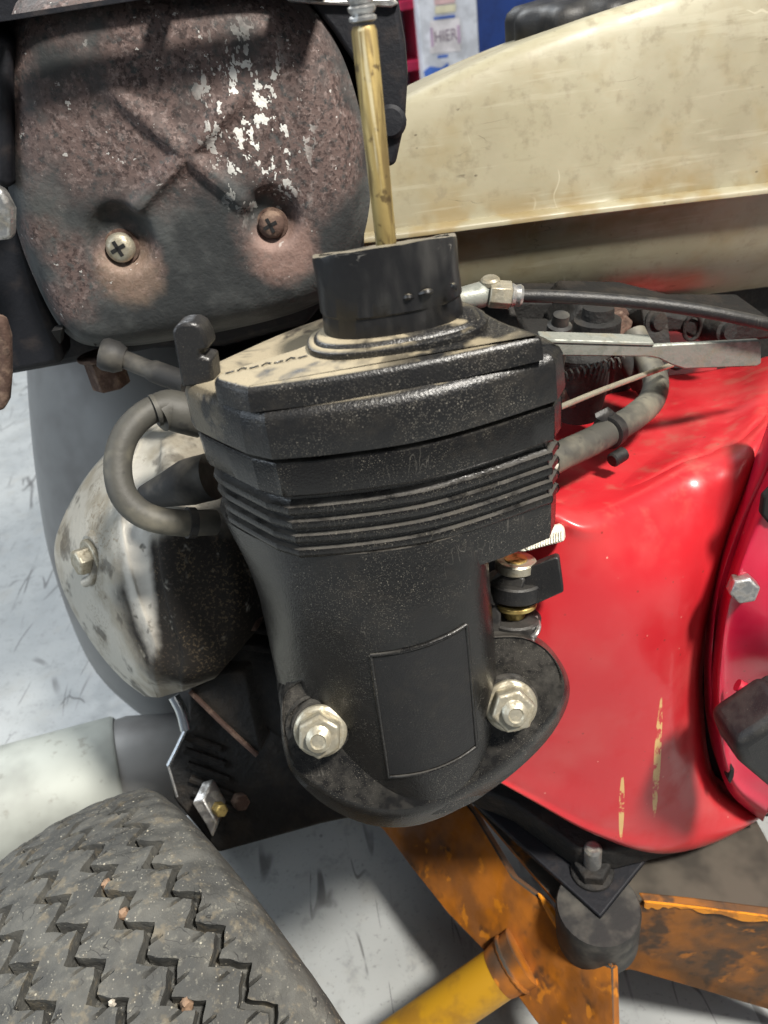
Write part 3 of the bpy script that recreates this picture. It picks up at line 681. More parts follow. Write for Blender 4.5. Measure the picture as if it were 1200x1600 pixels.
# muffler body, hanging plates
mb = G()
mb.add(*prism(pY(((-160, -30), (20, -60), (480, -60), (570, 100), (570, 420), (505, 478), (480, 510), (350, 545), (240, 548), (-160, 620)), .340), (0, .10, 0)))
muf = mb.build('muffler', 'muffler', engine, bevel=.004, seg=3)
tag(muf, 'black steel muffler behind the rusty guard')
obj('side_plate', *prism(pY(((-60, 250), (18, 290), (60, 450), (95, 545), (98, 570), (-60, 600)), .318), (0, .018, 0)), 'muffler', muf, bevel=.003, seg=3)
obj('side_plate', *prism(pY(((-60, 20), (16, 60), (16, 300), (-60, 270)), .300), (0, .03, 0)), 'muffler', muf, bevel=.003, seg=3)
obj('mount_strap', *prism(pY(((-40, 490), (5, 500), (14, 530), (15, 590), (12, 628), (4, 643), (-40, 650)), .296), (0, .006, 0)), 'rust', muf, bevel=.0018, seg=3)
obj('strap_tab', *prism(pY(((-40, 280), (4, 298), (20, 330), (19, 375), (-40, 382)), .290), (0, .006, 0)), 'steel', muf, bevel=.0018, seg=3)
hexbolt(muf, PY(157, 552, .33), (0.02, -.1, -1), .0085, .016, 'rust', .0105, .3, 'lower_nut')
# top plate of the guard: two slots let the lamp through onto the guard
ZP = PY(150, 6, .285)[2]
def to_plate(u, v):
    p = PY(u, v, GY - .0015); t = (ZP - p[2]) / (KEY[2] - p[2]); return p + (KEY - p) * t
fe = [to_plate(u, v) for u, v in ((-60, 150), (60, 142), (200, 140), (330, 140), (440, 142), (470, 130))]
pf = np.array(fe[0]); pl = np.array(fe[-1])
yf = float(np.mean([p[1] for p in fe]))
x0, x1 = fe[0][0] - .03, fe[-1][0]
sl = []
for (u0, u1, v0, v1) in ((12, 228, 40, 56), (262, 414, 38, 54)):
    a, c = to_plate(u0, (v0 + v1) / 2), to_plate(u1, (v0 + v1) / 2); t, b_ = to_plate((u0 + u1) / 2, v0), to_plate((u0 + u1) / 2, v1)
    sl.append((a[0], c[0], min(t[1], b_[1]), max(t[1], b_[1])))
yb = max(s[3] for s in sl); ya = min(s[2] for s in sl)
TH = .0012
tpg = G()
def slab(xa, xb, y0, y1): tpg.add(*box(((xa + xb) / 2, (y0 + y1) / 2, ZP), (xb - xa, y1 - y0, TH)))
slab(x0, x1, yf, ya); slab(x0, x1, yb, .40)
xs = [x0, sl[0][0], sl[0][1], sl[1][0], sl[1][1], x1]
for i in (0, 2, 4): slab(xs[i], xs[i + 1], ya, yb)
obj('guard_top', tpg.V, tpg.F, 'muffler', muf)
obj('guard_top_lip', *prism(pY(((430, -6), (520, 0), (616, -4), (624, 6), (612, 12), (520, 8), (436, 4)), .310), (0, .004, 0)), 'steel', muf, bevel=.0006)
# black bracket right of the rod
bk = [(450, -40), (612, -40), (624, 20), (633, 70), (637, 120), (633, 190), (624, 230), (618, 258), (601, 263), (597, 225), (584, 180), (560, 110), (520, 50)]
bo = obj('side_bracket', *prism(pY(bk, .312), (.004, .035, 0)), 'muffler', muf, bevel=.0018, seg=3)
obj('bracket_boss', *lathe(PY(610, 190, .314), (-.1, -1, .1), [(0, .006), (.003, .0058), (.0042, .0045), (.0044, .001)], 24), 'muffler', bo)

# ---- fuel tank
TY = .380
sil = [(560, 196), (640, 150), (760, 92), (880, 46), (1010, 0), (1200, -52), (1400, -95)]
silp = [PY(u, v, .402) for u, v in sil]; sx = np.linspace(-.06, .55, 80); sz = np.polyval(np.polyfit([p[0] for p in silp], [p[2] for p in silp], 3), np.clip(sx, -.02, silp[-1][0]))
smp = [PY(u, v, TY) for u, v in ((540, 378), (700, 358), (900, 332), (1050, 314), (1200, 297), (1400, 272))]
def stn(x):
    zt = float(np.interp(x, sx, sz)); zs = float(np.interp(x, [p[0] for p in smp], [p[2] for p in smp]))
    e = max(0.0, (.005 - x) / .03); k = math.sqrt(max(0.0, 1 - min(1, e) ** 2)); k2 = max(0.0, (x - .42) / .05); k *= math.sqrt(max(0.02, 1 - k2 ** 2))
    yc = .50; zc = zs
    pr = [(TY + .0035, zs + .0022), (TY + .0042, zs + .005), (TY + .008, zs + (zt - zs) * .40), (TY + .0125, zs + (zt - zs) * .75), (TY + .0155, zt - .0060), (TY + .0190, zt - .0012), (TY + .026, zt + .0004), (TY + .06, zt - .0030), (.50, zt - .009), (.62, zt - .03), (.64, zs),
          (.63, zs - .04), (.56, zs - .085), (.47, zs - .082), (.435, zs - .072), (TY + .030, zs - .054), (TY + .015, zs - .030), (TY + .010, zs - .008), (TY + .004, zs - .0028)]
    return [np.array([x, yc + (y - yc) * (.35 + .65 * k), zc + (z - zc) * (.25 + .75 * k)]) for y, z in pr]
xsn = [-.025, -.022, -.016, -.008, .002] + list(np.linspace(.012, .42, 40)) + [.44, .455, .465]
rings = []
for x in xsn:
    P = stn(x); cr = crm(P[:-1], 3) ; rings.append([P[-1]] + cr)
tank = obj('fuel_tank', *loft(rings), 'tank', engine, ang=50)
tag(tank, 'yellowed cream fuel tank with a seam round its middle')
seam = []
for x in xsn[2:-2]:
    P = stn(x); y0 = P[0][1] - .0055; z0 = (P[0][2] + P[-1][2]) / 2
    seam.append([np.array([x, y0 + dy, z0 + dz]) for dy, dz in ((.0, -.0008), (.0, .0008), (.0006, .0016), (.004, .0028), (.009, .0030), (.012, .001), (.012, -.003), (.0006, -.0014))])
obj('seam_flange', *loft(seam), 'tank', tank, ang=40)
cl = PY(803, 40, .455); cr_ = .045; cxy = np.array([cl[0] + cr_, .462]); zt = float(np.interp(cxy[0], sx, sz)) - .004
zc_ = PY(840, 8, .44)[2]
def scal(r, z, a=.0022): return [np.array([cxy[0] + (r + a * math.cos(11 * t)) * math.cos(t), cxy[1] + (r + a * math.cos(11 * t)) * math.sin(t), z]) for t in (2 * math.pi * i / 160 for i in range(160))]
cap = obj('tank_cap', *loft([scal(cr_ - .002, zt - .012, .001), scal(cr_, zt - .009), scal(cr_, zc_ - .0070), scal(cr_ - .0012, zc_ - .0035), scal(cr_ - .0045, zc_ - .0008, .0015), scal(cr_ - .010, zc_, .0005), scal(cr_ - .03, zc_ + .0008, 0)]), 'black', tank, ang=50)

# ---- crankcase body inside the shroud, standing on the mounting plate
eb = G()
eb.add(*box((.085, .325, .2235), (.19, .125, .150)))
ebo = eb.build('engine_block', 'grime', engine, bevel=.006, seg=3)
for k in range(6): obj('block_fin', *box((.085, .325, .205 + .014 * k), (.198, .133, .004)), 'grime', ebo, bevel=.001)
# ---- red cooling shroud
N = lambda L_: [PY(*p) for p in L_]
net = [N([(800, 660, .330), (860, 640, .340), (930, 615, .350), (1000, 598, .355), (1080, 588, .355), (1150, 578, .350), (1215, 560, .345), (1300, 540, .345)]),
       N([(800, 720, .285), (860, 700, .290), (925, 680, .295), (1000, 655, .300), (1080, 640, .298), (1150, 640, .285), (1205, 640, .262), (1260, 640, .270)]),
       N([(800, 765, .245), (858, 768, .240), (922, 768, .236), (1000, 735, .250), (1080, 700, .258), (1135, 690, .250), (1188, 690, .240), (1215, 700, .252)]),
       N([(795, 795, .228), (856, 795, .2215), (920, 815, .2160), (1000, 775, .2290), (1075, 738, .2380), (1128, 740, .2330), (1166, 755, .2300), (1182, 770, .245)]),
       N([(792, 825, .223), (856, 830, .2175), (922, 850, .2120), (1000, 830, .2180), (1070, 810, .2250), (1112, 812, .2270), (1140, 825, .2270), (1152, 845, .245)]),
       N([(780, 900, .216), (845, 910, .2110), (922, 920, .2075), (1000, 920, .2085), (1060, 910, .2130), (1095, 905, .2190), (1117, 905, .2230), (1128, 920, .245)]),
       N([(760, 1000, .210), (830, 1010, .2050), (915, 1020, .2035), (990, 1025, .2040), (1045, 1020, .2080), (1078, 1005, .2150), (1095, 1000, .2200), (1104, 1005, .245)]),
       N([(720, 1090, .206), (800, 1105, .2030), (900, 1130, .2015), (980, 1150, .2015), (1040, 1140, .2050), (1072, 1115, .2130), (1090, 1100, .2190), (1100, 1100, .245)]),
       N([(680, 1140, .206), (770, 1170, .2020), (870, 1210, .2000), (960, 1235, .1990), (1030, 1235, .2010), (1075, 1215, .2080), (1104, 1210, .2170), (1120, 1215, .245)]),
       N([(650, 1160, .208), (745, 1195, .2020), (835, 1240, .1990), (930, 1285, .1970), (1010, 1300, .1975), (1080, 1290, .2010), (1140, 1270, .2110), (1200, 1255, .235)]),
       N([(640, 1172, .216), (735, 1200, .2040), (820, 1245, .2005), (920, 1300, .1980), (1015, 1332, .1980), (1090, 1325, .2010), (1160, 1295, .2100), (1230, 1250, .232)]),
       N([(640, 1166, .236), (735, 1192, .2280), (820, 1236, .2240), (920, 1291, .2200), (1015, 1322, .2200), (1090, 1314, .2230), (1160, 1284, .2300), (1230, 1240, .240)])]
shroud = obj('cooling_shroud', *patch(net, 7, 7, (0.0, .006, -.001)), 'red', engine, ang=60)
tag(shroud, 'glossy red cooling shroud with dried paint drips')
obj('gap_dark_backing', *patch([[PY(u - 30, v + 4, .246), PY(u + 20, v, .238), PY(u + 120, v, .232)] for u, v in ((1190, 780), (1168, 815), (1136, 898), (1120, 980), (1112, 1075), (1117, 1165), (1140, 1235), (1190, 1275))], 3, 5, (0, .01, 0)), 'recess_shade', shroud)  # black sheet added behind the gap to stand in for its shade
# recoil starter
net = [N([(1232, 640, .224), (1244, 652, .214), (1270, 672, .211), (1330, 700, .214), (1420, 720, .214)]),
       N([(1207, 715, .223), (1218, 726, .213), (1240, 745, .210), (1310, 770, .213), (1420, 780, .213)]),
       N([(1168, 805, .222), (1180, 815, .212), (1200, 832, .210), (1280, 850, .214), (1420, 860, .214)]),
       N([(1136, 898, .220), (1147, 905, .2085), (1166, 914, .2065), (1280, 925, .205), (1420, 930, .200)]),
       N([(1120, 980, .218), (1131, 984, .2065), (1150, 990, .2075), (1280, 1000, .197), (1420, 1000, .19)]),
       N([(1112, 1075, .216), (1124, 1080, .2045), (1144, 1086, .2110), (1280, 1090, .2100), (1420, 1100, .2)]),
       N([(1117, 1165, .215), (1129, 1165, .2035), (1150, 1162, .2090), (1280, 1170, .2100), (1420, 1180, .2)]),
       N([(1140, 1238, .214), (1150, 1230, .2035), (1168, 1216, .2060), (1280, 1215, .2050), (1420, 1220, .2)]),
       N([(1192, 1284, .214), (1198, 1270, .205), (1212, 1250, .2055), (1290, 1250, .2050), (1420, 1250, .2)])]
st = obj('recoil_starter', *patch(net, 8, 8, (0.002, .012, -.001)), 'crimson', engine, ang=60)
tag(st, 'crimson recoil starter housing with a black grip')
hexbolt(st, PY(1158, 913, .2075), nrm((-.25, -.85, .30)), .0054, .0070, 'steel', None, .25)
for (u, v) in ((1190, 770), (1215, 840)):
    obj('vent_slot_shade', *prism(pY(((u, v + 35), (u + 4, v + 8), (u + 40, v - 30), (u + 60, v + 45), (u + 12, v + 50)), .2085), (0, .003, 0)), 'recess_shade', st, bevel=.0008)  # solid dark pieces paint the shade inside the vents
obj('hole_shade', *prism(pY(((1137, 1218), (1142, 1204), (1148, 1202), (1147, 1214), (1141, 1226)), .2025), (0, .004, 0)), 'recess_shade', st, bevel=.0004)  # solid dark piece paints the shade inside the hole
obj('starter_grip', *prism(pY(((1150, 1170), (1166, 1158), (1240, 1110), (1262, 1180), (1240, 1250), (1205, 1236), (1162, 1200)), .170), (-.002, .020, .0)), 'black', st, bevel=.004, seg=4)
obj('grip_sleeve', *prism(pY(((1139, 1152), (1150, 1140), (1230, 1090), (1240, 1112), (1164, 1160), (1152, 1178)), .186), (0, .014, 0)), 'rubber', st, bevel=.003, seg=4)
obj('pressed_rib', *tube(N([(1152, 1070, .2030), (1190, 1090, .199), (1250, 1112, .1965)]), .0026, 14, 6), 'crimson', st)
# ---- linkage, lever, hose and cable right of the intake
lever = obj('throttle_lever', *prism(pY(((846, 535), (930, 537), (1018, 540), (1030, 539), (1110, 535), (1186, 531), (1190, 536), (1190, 568), (1182, 573), (1070, 577), (1048, 570), (1030, 561), (1016, 558), (930, 557), (846, 556)), .266), (0, .0022, .0)), 'lever', engine, bevel=.0006)
tag(lever, 'flat galvanised throttle lever pointing right')
obj('lever_flange', *prism([PY(846, 536, .2655), PY(1022, 541, .2655), PY(1022, 541, .2655) + np.array([0, .006, .0010]), PY(846, 536, .2655) + np.array([0, .006, .0010])], (0, .0002, .0014)), 'lever', lever, bevel=.0004)
obj('link_rod', *tube(N([(866, 640, .232), (950, 606, .255), (1050, 570, .285)]), .0011, 12, 4), 'zinc', engine)
fh = obj('fuel_hose', *tube(N([(856, 722, .228), (885, 708, .234), (920, 692, .242), (955, 673, .252), (990, 652, .263), (1018, 625, .278), (1024, 592, .295), (1006, 555, .31), (990, 520, .32)]), .0054, 24, 10), 'hose', engine)
tag(fh, 'grey rubber fuel hose held by a spring clamp')
obj('hose_nipple', *cyl(PY(850, 724, .226), PY(866, 716, .230), .0044, n=24), 'ivory', fh)
ca, cc2 = PY(948, 677, .2495), PY(968, 664, .2555); ax = nrm(cc2 - ca)
obj('hose_clamp', *lathe(ca, ax, [(0, .0058), (.0004, .0066), (.0045, .0066), (.0049, .0058)], 30), 'black', fh)
obj('clamp_ear', *cyl(PY(956, 720, .2440), PY(975, 708, .2480), .0028, n=16, ch=.0006), 'black', fh)
obj('clamp_ear', *prism(N([(930, 655, .2485), (952, 644, .2510), (975, 662, .2530), (958, 668, .2495)]), (0, .002, .0016)), 'black', fh, bevel=.0005)
cb_ = obj('throttle_cable', *tube(N([(800, 462, .275), (880, 464, .272), (980, 471, .268), (1080, 483, .264), (1160, 498, .262), (1260, 520, .262)]), .0024, 18, 8), 'black', engine)
tag(cb_, 'thin black throttle cable in its sheath')
fa = nrm(PY(806, 462, .275) - PY(760, 459, .276)); f0 = PY(764, 459, .276)
obj('cable_fitting', *lathe(f0, fa, [(0, .0048), (.001, .0052), (.0078, .0052), (.0082, .0044)], 6, .3), 'zinc', cb_, bevel=.0003, ang=30)
obj('cable_ferrule', *lathe(f0 + fa * .0078, fa, [(0, .0040), (.0006, .0044), (.002, .0038), (.0036, .0042), (.0046, .0036)], 24), 'steel', cb_)
sw = obj('cable_swivel', *lathe(PY(745, 462, .278), nrm((1, 0, .06)), [(-.009, .002), (-.008, .0042), (.002, .0048), (.005, .0040)], 20), 'lever', cb_, ang=50)
obj('swivel_screw', *lathe(PY(766, 444, .278), (0, -.1, 1), [(-.004, .002), (0, .002), (.0002, .0036), (.0018, .0036), (.0026, .0028), (.0027, .001)], 24), 'zinc', cb_)
br = G()
br.add(*prism(N([(720, 474, .285), (800, 470, .285), (822, 540, .275), (720, 540, .275)]), (0, .003, 0)))
br.build('cable_bracket', 'grime', engine, bevel=.0006)
# carburettor and brackets under the tank
cbt = G()
cbt.add(*prism(pY(((870, 520), (905, 478), (1010, 480), (1090, 500), (1210, 500), (1210, 530), (1110, 540), (1060, 520), (1010, 520), (1000, 590), (985, 612), (930, 640), (875, 620)), .345), (0, .04, 0)))
cbt.add(*prism(pY(((850, 560), (905, 560), (905, 640), (870, 650), (850, 640)), .300), (0, .05, 0)))
cbt.add(*prism(pY(((745, 470), (900, 470), (900, 660), (800, 660)), .370), (0, .03, 0)))  # dark filler added to cover the bright floor behind
carb = cbt.build('carburettor', 'grime', engine, bevel=.002)
tag(carb, 'grimy carburettor and bracket under the tank')
hexbolt(carb, PY(952, 508, .343), nrm((.15, -.95, .1)), .0085, .008, 'rust', .0105, .2)
obj('ring_eyelet', *tube([PY(1082, 512, .344) + .0042 * np.array([math.cos(t), 0, 1.5 * math.sin(t)]) for t in np.linspace(0, 2 * math.pi, 24)], .0010, 8, 1), 'grime', carb)
obj('carburettor_bowl', *lathe(PY(905, 590, .30), (0.05, 0, 1), [(-.02, .004), (-.018, .010), (-.004, .0125), (.012, .0125), (.016, .009)], 28), 'grime', carb)
hexbolt(carb, PY(890, 615, .296), nrm((.1, -.9, .3)), .006, .006, 'rust', None, .2)
for (u, v, Y, r, h, m, nm, ax_) in ((930, 545, .325, .0105, .020, 'grime', 'vent_tube', (0.05, 0, 1)), (1010, 500, .338, .0060, .010, 'grime', 'idle_screw', (.3, -.9, .2)), (1120, 515, .340, .0055, .010, 'grime', 'idle_screw', (.2, -.9, .2)), (868, 545, .292, .0050, .016, 'rubber', 'vent_tube', (.1, -.2, 1)), (1055, 560, .345, .0048, .012, 'grime', 'idle_screw', (-.3, -.9, .3)), (985, 575, .31, .0040, .014, 'rubber', 'vent_tube', (.5, -.2, -1))):
    obj(nm, *lathe(PY(u, v, Y), ax_, [(-h, r * .9), (0, r), (h * .7, r), (h * .75, r * .7), (h, r * .65)], 24), m, carb, ang=45)
obj('bracket_arm', *prism(N([(1000, 470, .335), (1040, 478, .333), (1052, 560, .322), (1040, 600, .318), (1022, 596, .318), (1012, 540, .326)]), (0, .003, 0)), 'grime', carb, bevel=.0006)
obj('return_spring', *tube([PY(880 + 1.6 * k, 588 - .4 * k, .285) + .0024 * np.array([0, math.cos(k * 1.1), math.sin(k * 1.1)]) for k in range(60)], .0004, 6, 1), 'rubber', carb)
bp = obj('shroud_back', *prism(pY(((700, 400), (1300, 400), (1300, 640), (700, 660)), .43), (0, .01, 0)), 'grime', shroud)
obj('shroud_inner', *prism(pY(((960, 480), (1120, 480), (1120, 640), (960, 650)), .40), (0, .01, 0)), 'red', shroud)
# return spring, cam and clips between intake and shroud
lk = G()
vx = PD(800, 1040, .285); vt = PD(806, 872, .268); va = nrm(vt - vx); L = np.linalg.norm(vt - vx)
linkage = obj('choke_shaft', *lathe(vx, va, [(0, .0055), (L * .25, .0055), (L * .26, .0040), (L, .0040)], 24), 'brass', engine)
tag(linkage, 'brass choke shaft with black levers beside the intake')
for k, (f0_, rr, hh, m) in enumerate(((.02, .0098, .0050, 'black'), (.24, .0078, .0030, 'zinc'), (.36, .0098, .0055, 'black'), (.58, .0080, .0024, 'brass'), (.68, .0100, .0065, 'black'), (.90, .0072, .0040, 'zinc'))):
    c = vx + va * L * f0_
    obj('collar_washer', *lathe(c, va, [(0, rr * .92), (.0006, rr), (hh - .0006, rr), (hh, rr * .92)], 32), m, linkage)
pt = PD(838, 900, .270)
obj('choke_lever', *prism([PD(833, 884, .262), PD(868, 870, .259), PD(874, 872, .259), (PD(881, 925, .262)), PD(820, 952, .268), PD(790, 955, .272), PD(800, 905, .268)], (.002, .007, -.004)), 'black', linkage, bevel=.0008)
obj('cam_arm', *prism([PD(762, 912, .268), PD(800, 890, .264), PD(822, 905, .263), PD(815, 928, .264), PD(770, 950, .268), PD(762, 945, .27)], (.002, .008, -.004)), 'black', linkage, bevel=.0012)
obj('guide_post', *prism([PD(762, 925, .269), PD(783, 960, .269), PD(783, 1035, .273), PD(766, 1010, .272)], (.001, .010, -.002)), 'black', linkage, bevel=.0008)
for k in range(3):
    obj('spring_clip', *tube([PD(795 + k * 12, 1030 - k * 14, .272), PD(812 + k * 12, 1020 - k * 14, .270), PD(830 + k * 6, 1006 - k * 14, .272), PD(838, 985 - k * 10, .276)], .0009, 8, 5), 'steel', linkage)
wt = [PD(800, 862, .262), PD(812, 840, .264), PD(872, 820, .268), PD(880, 826, .268), PD(882, 846, .264), PD(820, 862, .258)]
tabw = obj('ivory_tab', *prism(wt, (.002, .005, -.003)), 'ivory', engine, bevel=.0008)
tag(tabw, 'small ribbed ivory plastic tab beside the intake')
for k in range(14):
    a = PD(826 + k * 4, 860 - k * 1.15, .2580 + k * .00043); c = PD(826 + k * 4, 845 - k * 1.2, .2600 + k * .00043)
    obj('tab_rib', *tube([a, c], .00035, 6, 1), 'ivory', tabw)

# ------------------------------------------------------------ machine frame
fr = thing('machine_frame', 'worn orange steel frame under the engine with black mounting plate', 'frame', (0.07, 0.17, 0.0))
ZF = .130
A = PZ(740, 1258, ZF); Bc = PZ(957, 1512, ZF)
t_ = nrm((Bc - A) * np.array([1, 1, 0])); nl = nrm(np.cross(t_, (0, 0, 1))); nl = nl if nl[1] < 0 else -nl
nl = nrm(nl * .80 + np.array([0, 0, .60]))
lp = [(520, 1230), (600, 1298), (640, 1352), (700, 1428), (760, 1490), (840, 1600), (900, 1690), (962, 1690), (957, 1512), (905, 1490), (850, 1408), (800, 1370), (740, 1270), (690, 1210)]
lb = obj('side_beam', *prism([PL(u, v, A, nl) for u, v in lp], -nl * .005), 'orange', fr, bevel=.0008)
D = PZ(1230, 1440, ZF - .004)
nr_ = nrm(np.cross(nrm((D - Bc) * np.array([1, 1, 0])), (0, 0, 1)))
T0, Tm, T1 = PZ(1006, 1408, .137), PZ(1100, 1418, .137), PZ(1270, 1440, .137)
rp = [T0, Tm, T1, PY(1275, 1600, T1[1] - .004), PY(1100, 1548, Tm[1] - .006), PY(985, 1516, T0[1] - .010), PY(962, 1520, T0[1] - .012), PY(975, 1485, T0[1] - .004)]
rbm = obj('cross_beam', *prism(rp, (-.001, .005, .0)), 'orange_dirty', fr, bevel=.0008)
tf = [T0, Tm, T1]
obj('top_flange', *prism([T0 + np.array([-.03, .004, -.0005]), T0 + np.array([0, .001, -.0005]), Tm + np.array([0, .001, -.0005]), T1 + np.array([0, .001, -.0005]), T1 + np.array([0, .09, -.0005]), T0 + np.array([-.03, .09, -.0005])], (0, 0, -.004)), 'frame_top_grime', fr, bevel=.0008)
st_ = crm([T0, T0 * .6 + Tm * .4, Tm, T1], 10); lo_ = []
for k, p in enumerate(st_):
    f2 = k / (len(st_) - 1); wdt = .0042 * (.55 + .45 * math.sin(9 * f2 + .6)) + .0012 * math.sin(41 * f2) + random.uniform(-.0005, .0005)
    lo_.append(p + np.array([0, -.0009 - max(.0008, wdt) * .10, -max(.0008, wdt)]))
obj('paint_edge', *prism([p + np.array([0, -.0009, .0004]) for p in st_] + lo_[::-1], (0, .0012, 0)), 'orange_edge', rbm)
obj('paint_edge', *tube([PL(u, v, A, nl) + nl * .0004 for u, v in ((842, 1396), (862, 1424), (880, 1452), (894, 1476))], lambda t: .0006 + .0022 * math.sin(math.pi * t), 10, 6), 'orange_edge', lb)
sd = nrm((Bc - A)); 
obj('inner_flange', *prism([A, Bc, Bc + np.array([.006, .02, -.002]), A + np.array([.03, .03, -.002])], (0, 0, -.003)), 'orange', fr, bevel=.0006)
# mount: rubber puck, plate, stud
mc = PZ(938, 1440, .142); mbm = mc * 1.0
puck = obj('rubber_mount', *lathe((mc[0] + .001, mc[1] + .0065, .1150), (0, 0, 1), [(0, .0192), (.002, .0200), (.027, .0200), (.029, .0192)], 48), 'rubber', fr, ang=50)
tag(puck, 'grey cylindrical rubber engine mount')
ZPL = .147
pp = [PZ(u, v, ZPL) for u, v in ((690, 1180), (738, 1252), (938, 1432), (1016, 1335), (1140, 1300), (1100, 1120), (820, 1080))]
plate = obj('mounting_plate', *prism(pp, (0, 0, -.0035)), 'muffler', fr, bevel=.0008)
tag(plate, 'black steel mounting plate on the rubber mount')
sp_ = PZ(925, 1362, ZPL)
hexbolt(plate, sp_, (0, 0, 1), .0088, .0075, 'grime', .0105, .3, 'mount_nut')
obj('mount_stud', *lathe(sp_ + np.array([0, 0, .006]), (0, 0, 1), [(0, .0042), (.014, .0042), (.0155, .003)], 24), 'steel', plate)
obj('engine_foot', *prism([PZ(u, v, ZPL + .018) for u, v in ((700, 1215), (800, 1255), (905, 1330), (960, 1330), (1080, 1300), (1000, 1150), (760, 1120))], (0, 0, -.017)), 'grime', plate, bevel=.002, seg=3)
# brace tube with its collar of weld
b0, b1 = PD(480, 1727, .4115), PL(806, 1503, A, nl)
b1 = b1 + nrm(b1 - b0) * .003
bt = obj('brace_tube', *cyl(b0, b1, .0125, n=32), 'yellow', fr)
tag(bt, 'yellow brace tube welded to the frame')
bd = nrm(b1 - b0)
obj('weld_bead', *tube([b1 - bd * .005 + .0135 * (math.cos(t) * frame_of(bd)[0] + math.sin(t) * frame_of(bd)[1]) + bd * .0002 * math.sin(23 * t) for t in np.linspace(0, 2 * math.pi, 48)], .0016, 8, 1), 'orange', bt)
obj('weld_collar', *lathe(b1 - bd * .014, bd, [(0, .0127), (.003, .0133), (.010, .0140), (.016, .0150), (.017, .0135)], 28), 'orange', bt)

# wheel: tyre with zigzag grooves cut into the tread
RW, HW = .1313, .0505
yaw = .6384; WC = np.array([-.1261, .1397, RW]); wa = np.array([math.cos(yaw), math.sin(yaw), 0]); wf = np.array([-math.sin(yaw), math.cos(yaw), 0])
nz = 50; GC = (-.0355, -.0175, .0005, .0185, .0365); TH_ = .0505
ed = [g0 + s_ for g0 in GC for s_ in (-.0021, -.0018, -.0010, .0, .0010, .0018, .0021)]
wv = np.unique(np.round(np.concatenate([np.linspace(-.0825, -.051, 16), np.linspace(-.051, .051, 70), np.linspace(.051, .0825, 16), ed]), 5))
ph = np.arange(nz * 24) * 2 * math.pi / (nz * 24)
nw, na = len(wv), len(ph)
q = np.clip((np.abs(wv) - TH_) / .032, 0, 1); th_ = q * math.radians(78)
lat = np.where(np.abs(wv) < TH_, wv, np.sign(wv) * (TH_ + .0085 * np.sin(th_ * 1.15)))
PH, WV = np.meshgrid(ph, wv, indexing='ij')
f_ = (PH / (2 * math.pi) * nz) % 1.0
tri = np.where(f_ < .5, 4 * f_ - 1, 3 - 4 * f_)
LAT = np.broadcast_to(lat, PH.shape) + (.0040 * tri + .0004 * np.sin(PH * 47) + .0003 * np.sin(PH * 133)) * np.clip((.0498 - np.abs(WV)) / .0085, 0, 1)
RR = np.where(np.abs(LAT) < TH_, RW - .010 * (LAT / TH_) ** 2, RW - .010 - .030 * (1 - np.cos(th_)) - .004 * q)
for g0 in GC:
    RR -= .0075 * np.clip((.00205 - np.abs(WV - g0)) / .0004, 0, 1)
IDX = np.broadcast_to((np.arange(na) % 24)[:, None], PH.shape)
for g0 in GC:
    RR -= .0024 * ((IDX == 4) & (WV > g0 + .0017) & (WV < g0 + .0062)) + .0024 * ((IDX == 16) & (WV < g0 - .0017) & (WV > g0 - .0062))
RR += .0004 * np.sin(PH * 61 + WV * 300) + .0003 * np.sin(PH * 23 - WV * 410)
V = WC + wa * LAT[..., None] + RR[..., None] * (np.sin(PH)[..., None] * wf + np.cos(PH)[..., None] * np.array([0, 0, 1.0]))
def groove_point(k, pos):                   # a point in groove k, pos counted in zigzags forward of the top
    a_ = (pos % nz) / nz * 2 * math.pi; ff = pos % 1.0; tr_ = 4 * ff - 1 if ff < .5 else 3 - 4 * ff
    l_ = GC[k] + .0040 * tr_; r_ = RW - .010 * (l_ / TH_) ** 2 - .0018
    return WC + wa * l_ + r_ * (math.sin(a_) * wf + math.cos(a_) * np.array([0, 0, 1.0]))
J, I = np.meshgrid(np.arange(na), np.arange(nw - 1), indexing='ij'); J2 = (J + 1) % na
F = np.stack([J * nw + I, J * nw + I + 1, J2 * nw + I + 1, J2 * nw + I], -1).reshape(-1, 4).tolist()
wheel = obj('wheel', *lathe(WC - wa * .03, wa, [(0, .02), (.001, .088), (.008, .092), (.052, .092), (.059, .088), (.06, .02)], 48), 'steel', fr, ang=40)
tag(wheel, 'small pneumatic wheel with a weathered zigzag tread')
ty = obj('tyre', V.reshape(-1, 3), F, 'tyre', wheel, ang=60)
tag(ty, 'weathered grey black tyre with zigzag grooves')
for (gk, pos, r, m) in ((3, 1.2, .0022, 'clay_stone'), (3, .2, .0023, 'clay_stone'), (3, -2.3, .0024, 'clay_stone'), (1, -2.6, .0020, 'pebble_stone'), (0, -.6, .0020, 'pebble_stone'), (2, -1.3, .0013, 'pebble_stone'), (2, -4.2, .0014, 'pebble_stone'), (0, -3.4, .0015, 'clay_stone')):
    c = groove_point(gk, pos); k = []
    for i in range(6):
        th = math.pi * i / 5; k.append([c + r * (random.uniform(.6, 1.3) * math.sin(th) * (math.cos(p) * wa + math.sin(p) * wf) + 1.1 * math.cos(th) * np.array([0, 0, 1.0])) for p in (2 * math.pi * q / 8 for q in range(8))])
    obj('pebble', *loft(k), m, wheel, ang=25)

